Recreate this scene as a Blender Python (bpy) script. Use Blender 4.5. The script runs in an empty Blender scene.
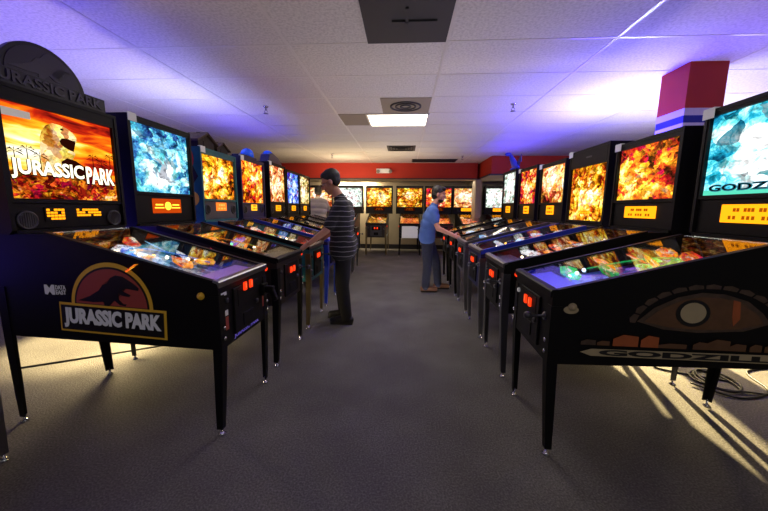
import bpy, bmesh, math, random
from mathutils import Vector, Matrix, Euler
C = bpy.context.scene.collection
PI = math.pi
def R(d): return math.radians(d)

# ------------------------------------------------------------------ materials
def new_mat(name):
    m = bpy.data.materials.new(name); m.use_nodes = True
    nt = m.node_tree; nt.nodes.clear()
    out = nt.nodes.new('ShaderNodeOutputMaterial')
    return m, nt, out
def N(nt, t, **kw):
    n = nt.nodes.new(t)
    for k, v in kw.items():
        if hasattr(n, k) and not k.startswith('i_'): setattr(n, k, v)
    return n
def lk(nt, a, b): nt.links.new(a, b)
def math_n(nt, op, a, b=None, clamp=False):
    n = nt.nodes.new('ShaderNodeMath'); n.operation = op; n.use_clamp = clamp
    for i, v in enumerate((a, b)):
        if v is None: continue
        if isinstance(v, (int, float)): n.inputs[i].default_value = v
        else: nt.links.new(v, n.inputs[i])
    return n.outputs[0]
def rgba(c): return (c[0], c[1], c[2], 1.0)
def hx(s):
    s = s.lstrip('#'); v = [int(s[i:i+2], 16)/255 for i in (0, 2, 4)]
    return tuple(x/12.92 if x <= .04045 else ((x+.055)/1.055)**2.4 for x in v)
_pm = {}
def pbr(name, col, rough=.5, metal=0., emit=None, es=0., noise=0., nscale=60., bump=0., spec=.5):
    if name in _pm: return _pm[name]
    m, nt, out = new_mat(name)
    b = nt.nodes.new('ShaderNodeBsdfPrincipled')
    b.inputs['Base Color'].default_value = rgba(col); b.inputs['Roughness'].default_value = rough
    b.inputs['Metallic'].default_value = metal; b.inputs['Specular IOR Level'].default_value = spec
    if emit is not None:
        b.inputs['Emission Color'].default_value = rgba(emit); b.inputs['Emission Strength'].default_value = es
    tc = nt.nodes.new('ShaderNodeTexCoord')
    nz = nt.nodes.new('ShaderNodeTexNoise'); nz.inputs['Scale'].default_value = nscale; nz.inputs['Detail'].default_value = 3
    lk(nt, tc.outputs['Object'], nz.inputs['Vector'])
    mx = nt.nodes.new('ShaderNodeMix'); mx.data_type = 'RGBA'; mx.blend_type = 'MULTIPLY'
    mr = nt.nodes.new('ShaderNodeMapRange'); mr.inputs[1].default_value = .3; mr.inputs[2].default_value = .7
    mr.inputs[3].default_value = 1-max(noise, .03); mr.inputs[4].default_value = 1
    lk(nt, nz.outputs['Fac'], mr.inputs[0])
    mx.inputs[0].default_value = 1; mx.inputs[6].default_value = rgba(col)
    lk(nt, mr.outputs[0], mx.inputs[7]); lk(nt, mx.outputs[2], b.inputs['Base Color'])
    if bump:
        bp = nt.nodes.new('ShaderNodeBump'); bp.inputs['Strength'].default_value = bump; bp.inputs['Distance'].default_value = .01
        lk(nt, nz.outputs['Fac'], bp.inputs['Height']); lk(nt, bp.outputs[0], b.inputs['Normal'])
    lk(nt, b.outputs[0], out.inputs[0]); _pm[name] = m
    return m
def emis(name, col, s=1.):
    if name in _pm: return _pm[name]
    m, nt, out = new_mat(name)
    e = nt.nodes.new('ShaderNodeEmission'); e.inputs[0].default_value = rgba(col); e.inputs[1].default_value = s
    lk(nt, e.outputs[0], out.inputs[0]); _pm[name] = m
    return m
def ramp(nt, fac, stops):
    r = nt.nodes.new('ShaderNodeValToRGB'); el = r.color_ramp.elements
    while len(el) < len(stops): el.new(.5)
    for e, (p, c) in zip(el, stops): e.position = p; e.color = rgba(hx(c) if isinstance(c, str) else c)
    lk(nt, fac, r.inputs[0]); return r.outputs[0]
def art(name, stops, seed=0, strength=1.6, scale=4.5, glow=(.5, .55, .55, .3), ink=.75, flat=False, grad=0., diffuse=False, hue=.07, accent=('#a01c10', .6)):
    """luminous printed artwork: noise shapes through a colour ramp, dark ink patches, brighter towards its lamp"""
    m, nt, out = new_mat(name)
    tc = nt.nodes.new('ShaderNodeTexCoord'); sp = nt.nodes.new('ShaderNodeSeparateXYZ')
    lk(nt, tc.outputs['Generated'], sp.inputs[0])
    u = sp.outputs[0]; v = sp.outputs[1] if flat else sp.outputs[2]
    cb = nt.nodes.new('ShaderNodeCombineXYZ'); lk(nt, u, cb.inputs[0]); lk(nt, v, cb.inputs[1]); cb.inputs[2].default_value = seed*3.17
    vec = cb.outputs[0]
    def noise(sc_, det, rough, dist):
        n = nt.nodes.new('ShaderNodeTexNoise'); n.inputs['Scale'].default_value = sc_; n.inputs['Detail'].default_value = det
        n.inputs['Roughness'].default_value = rough; n.inputs['Distortion'].default_value = dist; lk(nt, vec, n.inputs['Vector']); return n
    n1 = noise(scale*.75, 3, .55, .4); n3 = noise(scale*3.6, 4, .7, 1.2)
    wv = nt.nodes.new('ShaderNodeMix'); wv.data_type = 'RGBA'; wv.blend_type = 'LINEAR_LIGHT'; wv.inputs[0].default_value = .22
    lk(nt, vec, wv.inputs[6]); lk(nt, n1.outputs['Color'], wv.inputs[7])
    vo = nt.nodes.new('ShaderNodeTexVoronoi'); vo.inputs['Scale'].default_value = scale*2.4; lk(nt, wv.outputs[2], vo.inputs['Vector'])
    sc = nt.nodes.new('ShaderNodeSeparateColor'); lk(nt, vo.outputs['Color'], sc.inputs[0])
    du = math_n(nt, 'SUBTRACT', u, glow[0]); dv = math_n(nt, 'SUBTRACT', v, glow[1])
    d = math_n(nt, 'SQRT', math_n(nt, 'ADD', math_n(nt, 'MULTIPLY', du, du), math_n(nt, 'MULTIPLY', dv, dv)))
    g = math_n(nt, 'MULTIPLY', math_n(nt, 'SUBTRACT', 1., math_n(nt, 'DIVIDE', d, glow[2])), glow[3])
    f = math_n(nt, 'ADD', math_n(nt, 'MULTIPLY', math_n(nt, 'SUBTRACT', n1.outputs['Fac'], .5), 1.6), .45)
    f = math_n(nt, 'ADD', f, math_n(nt, 'MULTIPLY', math_n(nt, 'SUBTRACT', n3.outputs['Fac'], .5), .9))
    f = math_n(nt, 'ADD', f, math_n(nt, 'MULTIPLY', math_n(nt, 'SUBTRACT', sc.outputs[0], .5), .45))
    f = math_n(nt, 'ADD', f, g)
    if grad: f = math_n(nt, 'ADD', f, math_n(nt, 'MULTIPLY', math_n(nt, 'SUBTRACT', v, .5), grad))
    f = math_n(nt, 'MINIMUM', math_n(nt, 'MAXIMUM', f, 0.), 1.)
    col = ramp(nt, f, stops)
    # every drawn shape drifts a little in hue; a few are accents
    hs = nt.nodes.new('ShaderNodeHueSaturation'); lk(nt, col, hs.inputs['Color'])
    lk(nt, math_n(nt, 'ADD', .5-hue/2, math_n(nt, 'MULTIPLY', sc.outputs[1], hue)), hs.inputs['Hue'])
    n2 = noise(scale*2.3, 5, .6, 1.0)
    mr = nt.nodes.new('ShaderNodeMapRange'); mr.inputs[1].default_value = .36; mr.inputs[2].default_value = .5
    mr.inputs[3].default_value = 1-ink; mr.inputs[4].default_value = 1; lk(nt, n2.outputs['Fac'], mr.inputs[0])
    am = nt.nodes.new('ShaderNodeMix'); am.data_type = 'RGBA'; lk(nt, math_n(nt, 'MULTIPLY', math_n(nt, 'GREATER_THAN', sc.outputs[2], .88), accent[1]), am.inputs[0])
    lk(nt, hs.outputs[0], am.inputs[6]); am.inputs[7].default_value = rgba(hx(accent[0]))
    mx = nt.nodes.new('ShaderNodeMix'); mx.data_type = 'RGBA'; mx.blend_type = 'MULTIPLY'; mx.inputs[0].default_value = 1
    lk(nt, am.outputs[2], mx.inputs[6]); lk(nt, mr.outputs[0], mx.inputs[7])
    if diffuse:
        b = nt.nodes.new('ShaderNodeBsdfPrincipled'); b.inputs['Roughness'].default_value = .4
        lk(nt, mx.outputs[2], b.inputs['Base Color']); lk(nt, mx.outputs[2], b.inputs['Emission Color'])
        b.inputs['Emission Strength'].default_value = strength; lk(nt, b.outputs[0], out.inputs[0])
    else:
        e = nt.nodes.new('ShaderNodeEmission'); e.inputs[1].default_value = strength
        lk(nt, mx.outputs[2], e.inputs[0]); lk(nt, e.outputs[0], out.inputs[0])
    return m

def glass_mat():
    m, nt, out = new_mat('clear table glass')
    t = nt.nodes.new('ShaderNodeBsdfTransparent'); g = nt.nodes.new('ShaderNodeBsdfGlossy'); g.inputs['Roughness'].default_value = .03
    fr = nt.nodes.new('ShaderNodeFresnel'); fr.inputs[0].default_value = 1.5
    mx = nt.nodes.new('ShaderNodeMixShader'); lk(nt, math_n(nt, 'MULTIPLY', fr.outputs[0], .42), mx.inputs[0]); lk(nt, t.outputs[0], mx.inputs[1]); lk(nt, g.outputs[0], mx.inputs[2])
    lk(nt, mx.outputs[0], out.inputs[0]); return m
GLASS = glass_mat()

def carpet_mat():
    m, nt, out = new_mat('dark grey carpet')
    tc = nt.nodes.new('ShaderNodeTexCoord')
    n1 = nt.nodes.new('ShaderNodeTexNoise'); n1.inputs['Scale'].default_value = 110; n1.inputs['Detail'].default_value = 4
    n2 = nt.nodes.new('ShaderNodeTexNoise'); n2.inputs['Scale'].default_value = 2.2; n2.inputs['Detail'].default_value = 3
    lk(nt, tc.outputs['Object'], n1.inputs[0]); lk(nt, tc.outputs['Object'], n2.inputs[0])
    f = math_n(nt, 'ADD', math_n(nt, 'MULTIPLY', n1.outputs[0], .8), math_n(nt, 'MULTIPLY', n2.outputs[0], .35))
    c = ramp(nt, f, [(.25, '#3d3a3a'), (.55, '#605d5c'), (.85, '#858280')])
    b = nt.nodes.new('ShaderNodeBsdfPrincipled'); b.inputs['Roughness'].default_value = .95; b.inputs['Specular IOR Level'].default_value = .15
    bp = nt.nodes.new('ShaderNodeBump'); bp.inputs['Strength'].default_value = .5; bp.inputs['Distance'].default_value = .01
    lk(nt, n1.outputs[0], bp.inputs['Height']); lk(nt, bp.outputs[0], b.inputs['Normal'])
    lk(nt, c, b.inputs['Base Color']); lk(nt, b.outputs[0], out.inputs[0]); return m

def stripes_mat():
    m, nt, out = new_mat('navy knit with thin pale stripes')
    tc = nt.nodes.new('ShaderNodeTexCoord'); sp = nt.nodes.new('ShaderNodeSeparateXYZ'); lk(nt, tc.outputs['Object'], sp.inputs[0])
    nz = nt.nodes.new('ShaderNodeTexNoise'); nz.inputs['Scale'].default_value = 6; lk(nt, tc.outputs['Object'], nz.inputs[0])
    z = math_n(nt, 'ADD', sp.outputs[2], math_n(nt, 'MULTIPLY', nz.outputs[0], .03))
    w = math_n(nt, 'FRACT', math_n(nt, 'DIVIDE', z, .052))
    s = math_n(nt, 'LESS_THAN', w, .15)
    c = nt.nodes.new('ShaderNodeMix'); c.data_type = 'RGBA'; c.inputs[6].default_value = rgba(hx('#15141b')); c.inputs[7].default_value = rgba(hx('#77747c'))
    lk(nt, s, c.inputs[0])
    b = nt.nodes.new('ShaderNodeBsdfPrincipled'); b.inputs['Roughness'].default_value = .9
    lk(nt, c.outputs[2], b.inputs['Base Color']); lk(nt, b.outputs[0], out.inputs[0]); return m

BLACK = pbr('satin black laminate', hx('#0d0c0e'), .5, noise=.15, spec=.2)
BLACK_METAL = pbr('black powder coated metal', hx('#0c0b0d'), .5, .0, spec=.2)
CHROME = pbr('chrome', hx('#c9c9cf'), .18, 1.)
STEEL = pbr('brushed steel', hx('#8d8c92'), .35, 1., noise=.1)
DULL_STEEL = pbr('dull grey painted steel', hx('#4c4b50'), .4, .5)
GOLD_STEEL = pbr('brass tinted steel', hx('#7b6c50'), .35, .8)
WHITE_CARD = pbr('white card', hx('#d9d6d2'), .7, emit=(1, 1, 1), es=.12)
RUBBER = pbr('black rubber', hx('#0b0b0c'), .7)
RED_LIT = emis('lit red plastic', hx('#ff3a14'), 1.3)
RED_HOT = emis('red lamp core', hx('#ff5a30'), 2.2)
AMBER = emis('amber dot display', hx('#ff9a12'), 2.0)
AMBER_DIM = emis('dim amber dots', hx('#b85a08'), .9)
BULB_W = emis('warm white bulb', hx('#ffe9c0'), 7.)
BULB_Y = emis('yellow bulb', hx('#ffc24a'), 5.)
BULB_B = emis('cool white bulb', hx('#bfe0ff'), 6.)
BULB_G = emis('green bulb', hx('#30ff90'), 4.)
BULB_R = emis('red bulb', hx('#ff4020'), 4.)

# ------------------------------------------------------------------ mesh builder
class MB:
    def __init__(s): s.bm = bmesh.new()
    def _mi(s, faces, mi, smooth=False):
        for f in faces: f.material_index = mi; f.smooth = smooth
    def mesh(s, verts, faces, mi=0, smooth=False, mat=None):
        vs = [s.bm.verts.new((mat @ Vector(v)) if mat else v) for v in verts]
        fs = []
        for f in faces:
            try: fs.append(s.bm.faces.new([vs[i] for i in f]))
            except ValueError: pass
        s._mi(fs, mi, smooth); return fs
    def box(s, c, size, mi=0, rot=None, bevel=0.):
        x, y, z = size[0]/2, size[1]/2, size[2]/2
        M = Matrix.Translation(c) @ (Euler(rot).to_matrix().to_4x4() if rot else Matrix())
        v = [(-x,-y,-z),(x,-y,-z),(x,y,-z),(-x,y,-z),(-x,-y,z),(x,-y,z),(x,y,z),(-x,y,z)]
        f = [(0,3,2,1),(4,5,6,7),(0,1,5,4),(1,2,6,5),(2,3,7,6),(3,0,4,7)]
        fs = s.mesh(v, f, mi, mat=M)
        if bevel: s._bev(fs, bevel, mi)
        return s
    def _bev(s, fs, w, mi):
        ed = list({e for f in fs for e in f.edges})
        r = bmesh.ops.bevel(s.bm, geom=ed, offset=w, segments=2, affect='EDGES', profile=.5)
        for f in r['faces']: f.material_index = mi
    def prism(s, poly, a, b, axis='x', mi=0, bevel=0.):
        """poly = 2-D outline, extruded from a to b along the axis (x: poly is y,z; y: poly is x,z; z: poly is x,y)"""
        def P(p, t):
            return {'x': (t, p[0], p[1]), 'y': (p[0], t, p[1]), 'z': (p[0], p[1], t)}[axis]
        n = len(poly); v = [P(p, a) for p in poly]+[P(p, b) for p in poly]
        f = [tuple(range(n)), tuple(range(2*n-1, n-1, -1))]+[(i, i+n, (i+1) % n+n, (i+1) % n) for i in range(n)]
        fs = s.mesh(v, f, mi)
        bmesh.ops.recalc_face_normals(s.bm, faces=fs)
        if bevel: s._bev(fs, bevel, mi)
        return s
    def tube(s, pts, r, mi=0, n=8, smooth=True, caps=True):
        pts = [Vector(p) for p in pts]; rs = r if isinstance(r, (list, tuple)) else [r]*len(pts)
        rings = []; up = Vector((0, 0, 1))
        for i, p in enumerate(pts):
            t = (pts[min(i+1, len(pts)-1)]-pts[max(i-1, 0)]).normalized()
            ref = up if abs(t.dot(up)) < .95 else Vector((1, 0, 0))
            a = t.cross(ref).normalized(); b = t.cross(a).normalized()
            rings.append([s.bm.verts.new(p+(a*math.cos(2*PI*k/n)+b*math.sin(2*PI*k/n))*rs[i]) for k in range(n)])
        fs = []
        for A, B in zip(rings, rings[1:]):
            for k in range(n): fs.append(s.bm.faces.new((A[k], A[(k+1) % n], B[(k+1) % n], B[k])))
        if caps:
            fs.append(s.bm.faces.new(rings[0][::-1])); fs.append(s.bm.faces.new(rings[-1]))
        s._mi(fs, mi, smooth); return s
    def lathe(s, prof, c=(0, 0, 0), mi=0, n=16, mat=None, smooth=True):
        M = Matrix.Translation(c) @ (mat or Matrix())
        rings = []
        for r, z in prof: rings.append([s.bm.verts.new(M @ Vector((r*math.cos(2*PI*k/n), r*math.sin(2*PI*k/n), z))) for k in range(n)])
        fs = []
        for A, B in zip(rings, rings[1:]):
            for k in range(n): fs.append(s.bm.faces.new((A[k], A[(k+1) % n], B[(k+1) % n], B[k])))
        fs.append(s.bm.faces.new(rings[0][::-1])); fs.append(s.bm.faces.new(rings[-1]))
        s._mi(fs, mi, smooth); return s
    def ball(s, c, r, mi=0, n=12, m=8, mat=None):
        rx, ry, rz = r if isinstance(r, (tuple, list)) else (r, r, r)
        M = Matrix.Translation(c) @ (mat or Matrix())
        v = [M @ Vector((0, 0, rz))]; 
        for i in range(1, m):
            th = PI*i/m
            for k in range(n): v.append(M @ Vector((rx*math.sin(th)*math.cos(2*PI*k/n), ry*math.sin(th)*math.sin(2*PI*k/n), rz*math.cos(th))))
        v.append(M @ Vector((0, 0, -rz)))
        f = [(0, 1+k, 1+(k+1) % n) for k in range(n)]
        for i in range(m-2):
            o = 1+i*n
            for k in range(n): f.append((o+k, o+n+k, o+n+(k+1) % n, o+(k+1) % n))
        o = 1+(m-2)*n; e = len(v)-1
        f += [(o+k, e, o+(k+1) % n) for k in range(n)]
        s.mesh(v, f, mi, True); return s
    def capsule(s, a, b, ra, rb=None, mi=0, n=14):
        a = Vector(a); b = Vector(b); rb = ra if rb is None else rb
        d = b-a; L = d.length
        if L < 1e-6: return s.ball(a, ra, mi)
        M = Matrix.Translation(a) @ d.to_track_quat('Z', 'Y').to_matrix().to_4x4()
        prof = []
        for i in range(6):
            t = -PI/2+PI/2*i/5; prof.append((max(ra*math.cos(t), 1e-4), ra*math.sin(t)))
        for i in range(6):
            t = PI/2*i/5; prof.append((max(rb*math.cos(t), 1e-4), L+rb*math.sin(t)))
        return s.lathe(prof, mi=mi, n=n, mat=M)
    def text(s, body, M, size, mi=0, bold=0., width=None, depth=.0015, shear=0., height=None):
        v, f = text_mesh(body, bold, shear)
        xs = [p[0] for p in v]; ys = [p[1] for p in v]
        x0, x1, y0, y1 = min(xs), max(xs), min(ys), max(ys)
        sx = (width/(x1-x0)) if width else size; sy = (height/(y1-y0)) if height else size
        vv = [((p[0]-(x0+x1)/2)*sx, (p[1]-(y0+y1)/2)*sy, p[2]*depth) for p in v]
        s.mesh(vv, f, mi, mat=M); return s
    def flat(s, poly, M, mi=0, depth=.001):
        """thin printed shape: outline in the local xy of M"""
        n = len(poly)
        v = [(p[0], p[1], 0) for p in poly]+[(p[0], p[1], depth) for p in poly]
        f = [tuple(range(n-1, -1, -1)), tuple(range(n, 2*n))]+[(i, (i+1) % n, (i+1) % n+n, i+n) for i in range(n)]
        fs = s.mesh(v, f, mi, mat=M)
        big = [q for q in fs if len(q.verts) > 4]
        if big:
            r = bmesh.ops.triangulate(s.bm, faces=big)
            for q in r['faces']: q.material_index = mi
        return s
    def data(s, name='mesh'):
        me = bpy.data.meshes.new(name); s.bm.to_mesh(me); s.bm.free(); return me
_txt = {}
def text_mesh(body, bold=0., shear=0.):
    k = (body, bold, shear)
    if k in _txt: return _txt[k]
    cu = bpy.data.curves.new('lettering', 'FONT'); cu.body = body; cu.extrude = .5; cu.offset = bold; cu.resolution_u = 3; cu.shear = shear
    o = bpy.data.objects.new('lettering', cu); C.objects.link(o)
    dg = bpy.context.evaluated_depsgraph_get(); me = bpy.data.meshes.new_from_object(o.evaluated_get(dg))
    v = [tuple(p.co) for p in me.vertices]; f = [tuple(p.vertices) for p in me.polygons]
    bpy.data.objects.remove(o); bpy.data.meshes.remove(me); bpy.data.curves.remove(cu)
    _txt[k] = (v, f); return _txt[k]

_cache = {}
def part(name, parent, mats, builder, key=None, label=None, loc=None, rot=None):
    """one mesh object; the mesh is shared by copies when key repeats, the materials sit on the object"""
    if not isinstance(mats, (list, tuple)): mats = [mats]
    if key is not None and key in _cache: me = _cache[key]
    else:
        b = MB(); builder(b); me = b.data(name)
        for _ in range(8): me.materials.append(None)
        if key is not None: _cache[key] = me
    o = bpy.data.objects.new(name, me); C.objects.link(o)
    for i, m in enumerate(mats):
        sl = o.material_slots[i]; sl.link = 'OBJECT'; sl.material = m
    if parent: o.parent = parent
    if loc: o.location = loc
    if rot: o.rotation_euler = rot
    if label: o['label'] = label
    return o
def thing(name, label, cat, loc=(0, 0, 0), rz=0., group=None):
    o = bpy.data.objects.new(name, None); C.objects.link(o); o.location = loc; o.rotation_euler = (0, 0, rz)
    o.empty_display_size = .1
    return tag(o, label, cat, group)
def tag(o, label, cat, group=None):
    o['label'] = label; o['category'] = cat
    if group: o['group'] = group
    return o
def struct(name, mats, builder):
    o = part(name, None, mats, builder); o['kind'] = 'structure'; return o

# ------------------------------------------------------------------ camera
F, PITCH, YAW, ROLL, CH = 324.45, .1437, .0603, -.0083, 1.2667
cam = bpy.data.cameras.new('camera'); camo = bpy.data.objects.new('camera', cam); C.objects.link(camo)
cam.sensor_width = 36; cam.lens = F*36/768; cam.clip_start = .05
cy_, sy_ = math.cos(YAW), math.sin(YAW)
fwd0 = Vector((-sy_, cy_, 0)); right0 = Vector((cy_, sy_, 0)); up0 = Vector((0, 0, 1))
fwd = fwd0*math.cos(PITCH)-up0*math.sin(PITCH); up1 = fwd0*math.sin(PITCH)+up0*math.cos(PITCH)
cr, sr = math.cos(ROLL), math.sin(ROLL)
rt = right0*cr-up1*(-sr)*-1 if False else right0*cr+up1*(-sr); upv = right0*sr+up1*cr
camo.matrix_world = Matrix(((rt.x, upv.x, -fwd.x, 0), (rt.y, upv.y, -fwd.y, 0), (rt.z, upv.z, -fwd.z, CH), (0, 0, 0, 1)))
bpy.context.scene.camera = camo

# ------------------------------------------------------------------ room
CEIL = 2.51
CARPET = carpet_mat()
def tile_mat():
    m, nt, out = new_mat('white acoustic ceiling tile')
    tc = nt.nodes.new('ShaderNodeTexCoord')
    n1 = nt.nodes.new('ShaderNodeTexNoise'); n1.inputs['Scale'].default_value = 55; n1.inputs['Detail'].default_value = 3
    lk(nt, tc.outputs['Object'], n1.inputs[0])
    c = ramp(nt, n1.outputs[0], [(.3, '#bcb8b4'), (.6, '#d6d2cd')])
    b = nt.nodes.new('ShaderNodeBsdfPrincipled'); b.inputs['Roughness'].default_value = .9
    bp = nt.nodes.new('ShaderNodeBump'); bp.inputs['Strength'].default_value = .3; bp.inputs['Distance'].default_value = .005
    lk(nt, n1.outputs[0], bp.inputs['Height']); lk(nt, bp.outputs[0], b.inputs['Normal'])
    lk(nt, c, b.inputs['Base Color']); lk(nt, b.outputs[0], out.inputs[0]); return m
TILE = tile_mat()
TBAR = pbr('white enamelled ceiling bar', hx('#cfcbc6'), .3)
RED_WALL = pbr('red painted band', hx('#b82c14'), .7, noise=.08, nscale=4)
BEIGE = pbr('beige painted wall', hx('#b5a993'), .8, noise=.08, nscale=5)
DARKTRIM = pbr('dark trim', hx('#1b1a22'), .5)
STRIPE_B = pbr('blue painted stripe', hx('#1d2a86'), .6)
STRIPE_W = pbr('white painted stripe', hx('#d8d4d0'), .7)
XW = 5.2; YB = 10.3; Y0 = -1.2
struct('floor', CARPET, lambda b: b.box((0, (Y0+YB)/2, -.05), (2*XW, YB-Y0, .1)))
struct('ceiling', TILE, lambda b: b.box((0, (Y0+YB)/2, CEIL+.05), (2*XW, YB-Y0, .1)))
def bars(b):
    for i in range(-4, 6):
        x = -.917+1.22*i
        if abs(x) < XW: b.box((x, (Y0+9.2)/2, CEIL-.0015), (.024, 9.2-Y0, .003))
    for j in range(-7, 11):
        y = 2.659+.61*j
        if y > Y0: b.box((0, y, CEIL-.001), (2*XW, .024, .002))
struct('trim_1', TBAR, bars)
struct('wall_back', BEIGE, lambda b: b.box((0, YB+.05, 1.25), (2*XW, .1, 2.52)))
struct('wall_left', BEIGE, lambda b: b.box((-XW-.05, (Y0+YB)/2, 1.25), (.1, YB-Y0, 2.52)))
struct('wall_right', BEIGE, lambda b: b.box((XW+.05, (Y0+YB)/2, 1.25), (.1, YB-Y0, 2.52)))
def soffit(b):
    b.box(((1.98-XW)/2, (9.2+YB)/2, 2.30), (1.98+XW, YB-9.2, .42), 0)
    b.box(((1.98+XW)/2+.03, (8.0+YB)/2, 2.30), (XW-1.98-.06, YB-8.0, .42), 0)
    # underside board and edge trim
    b.box(((1.98-XW)/2, (9.2+YB)/2, 2.083), (1.98+XW, YB-9.2, .016), 1)
    b.box(((1.98+XW)/2+.03, (8.0+YB)/2, 2.083), (XW-1.98-.06, YB-8.0, .016), 1)
    b.box(((1.98-XW)/2, 9.195, 2.085), (1.98+XW, .03, .035), 2)
    b.box(((2.03+XW)/2, 7.995, 2.085), (XW-2.03, .03, .035), 2)
    b.box((2.01, 8.6, 2.085), (.03, 1.2, .035), 2)
struct('wall_soffit', [RED_WALL, BEIGE, DARKTRIM], soffit)
struct('wall_partition', BEIGE, lambda b: b.box((2.03, (9.2+YB)/2, 1.04), (.16, YB-9.2, 2.07)))
struct('baseboard_back', DARKTRIM, lambda b: b.box((0, YB-.01, .07), (2*XW, .02, .14)))
def column(b):
    cx, cy, w = 2.535, 3.235, .31
    b.box((cx, cy, 2.325), (w, w, .37), 0)
    b.box((cx, cy, 2.11), (w, w, .06), 2)
    b.box((cx, cy, 2.05), (w, w, .06), 1)
    b.box((cx, cy, 1.01), (w, w, 2.02), 2)
struct('wall_column', [RED_WALL, STRIPE_B, STRIPE_W], column)

# ceiling fittings
DIFF = emis('fluorescent diffuser', hx('#fff4dc'), 9.)
t = thing('ceiling_light', 'lit white rectangular fluorescent panel in the ceiling', 'light', (-.11, 4.8, CEIL))
part('frame', t, TBAR, lambda b: [b.box((0, sy*.3, -.008), (.84, .025, .02)) for sy in (-1, 1)]+[b.box((sx*.41, 0, -.008), (.025, .6, .02)) for sx in (-1, 1)])
part('diffuser', t, DIFF, lambda b: b.box((0, 0, -.006), (.79, .575, .012)))
VENT = pbr('dark grey vent metal', hx('#3a383c'), .6, .3); VENT2 = pbr('dusty tan vent metal', hx('#8d8272'), .7); VDARK = pbr('vent shadow', hx('#131214'), .8)
def louvre(b, w=.56):
    for k in range(4):
        s = w*(.42-.1*k); z = -.012-.004*k
        for sx, sy, lx, ly in ((0, s, 2*s, .02), (0, -s, 2*s, .02), (s, 0, .02, 2*s), (-s, 0, .02, 2*s)): b.box((sx, sy, z), (lx, ly, .012))
t = thing('ceiling_vent', 'large dark square ceiling vent closest overhead', 'vent', (-.003, 2.36, CEIL))
part('vent_panel', t, VENT, lambda b: b.box((0, 0, -.004), (.585, .585, .008)))
part('louvre', t, VENT, lambda b: [b.box((0, 0, -.014), (.02, .3, .012)), b.box((0.05, 0, -.014), (.3, .02, .012))])
t = thing('ceiling_vent', 'tan ceiling vent with a round diffuser just before the lit light panel', 'vent', (-.003, 4.18, CEIL))
part('vent_panel', t, VENT2, lambda b: b.box((0, 0, -.004), (.585, .585, .008)))
part('diffuser_ring', t, VENT, lambda b: [b.lathe([(r, -.004), (r, -.02), (r-.02, -.02), (r-.02, -.004)], n=24) for r in (.07, .13, .19)])
t = thing('ceiling_vent', 'small dark louvred ceiling vent between the light panel and red band', 'vent', (-.08, 7.0, CEIL))
part('vent_panel', t, VENT, lambda b: b.box((0, 0, -.004), (.58, .58, .008)))
part('louvre', t, VDARK, louvre)
t = thing('ceiling_vent', 'wide dark ceiling return grille touching the red band', 'vent', (.75, 8.72, CEIL))
part('vent_panel', t, VENT, lambda b: b.box((0, 0, -.004), (1.15, .5, .008)))
part('louvre', t, VDARK, lambda b: [b.box((0, -.2+.08*k, -.014), (1.1, .03, .012)) for k in range(6)])
o = part('ceiling_tile', None, VENT2, lambda b: b.box((0, 0, -.003), (.37, .58, .006)), loc=(-.72, 4.8, CEIL))
tag(o, 'discoloured tan ceiling tile piece at the left end of the light panel', 'ceiling tile')
for lab, x, y in (('sprinkler head on the ceiling above the second machine of the left row', -1.736, 4.15), ('sprinkler head on the blue lit ceiling above the right row', 1.271, 4.15),
                  ('small sprinkler head just in front of the red band above the striped-shirt player', -1.69, 7.7), ('small sprinkler head by the return grille near the red band', 1.35, 8.0)):
    t = thing('sprinkler_head', lab, 'sprinkler', (x, y, CEIL), 0, 'fire sprinklers on the ceiling')
    part('escutcheon', t, CHROME, lambda b: b.lathe([(.035, 0), (.03, -.01), (.012, -.014)]), 'sp_e')
    part('frame', t, STEEL, lambda b: (b.tube([(0, 0, -.01), (0, 0, -.05)], .01), b.tube([(-.008, 0, -.04), (-.022, 0, -.06), (-.006, 0, -.085)], .004), b.tube([(.008, 0, -.04), (.022, 0, -.06), (.006, 0, -.085)], .004)), 'sp_f')
    part('deflector', t, STEEL, lambda b: b.lathe([(.03, -.085), (.03, -.09), (.004, -.09)]), 'sp_d')
t = thing('emergency_light', 'white emergency light box mounted on the red band', 'emergency light', (-.6, 9.18, 2.29))
part('housing', t, WHITE_CARD, lambda b: b.box((0, -.03, 0), (.36, .09, .12), bevel=.012))
for sx in (-.13, .21): part('lamp_head', t, pbr('grey lamp plastic', hx('#8c8880'), .5), lambda b: b.lathe([(.03, -.03), (.048, .0), (.048, .03), (.02, .045)], mat=Matrix.Rotation(PI/2, 4, 'X')), 'em_lamp', loc=(sx, -.1, -.02))

# ------------------------------------------------------------------ pinball machine
SL = .267                                    # slope of the glass
def top(y): return .865+SL*y
HW = .28
def leg_builder(sx, front):
    def f(b):
        z0, z1 = (.80, .035) if front else (.82, .035)
        yc = -.004 if front else 1.294
        iy = 1 if front else -1
        def ring(z, a, dx, dy, th=.007):
            X = sx*(HW+.004)+sx*dx; Y = yc+dy
            p = [(0, 0), (a, 0), (a, th), (th, th), (th, a), (0, a)]
            return [(X-sx*q[0], Y+iy*q[1], z) for q in p]
        zm = .5
        rs = [ring(z0, .052, 0, 0), ring(zm, .052, 0, 0), ring(.25, .044, .003, iy*.012), ring(z1, .034, .006, iy*.024)]
        v = [p for r in rs for p in r]; n = 6; fs = [tuple(range(6)), tuple(range(len(v)-1, len(v)-7, -1))]
        for i in range(len(rs)-1):
            for k in range(n): fs.append((i*n+k, (i+1)*n+k, (i+1)*n+(k+1) % n, i*n+(k+1) % n))
        g = b.mesh(v, fs); bmesh.ops.recalc_face_normals(b.bm, faces=g)
    return f
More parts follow.
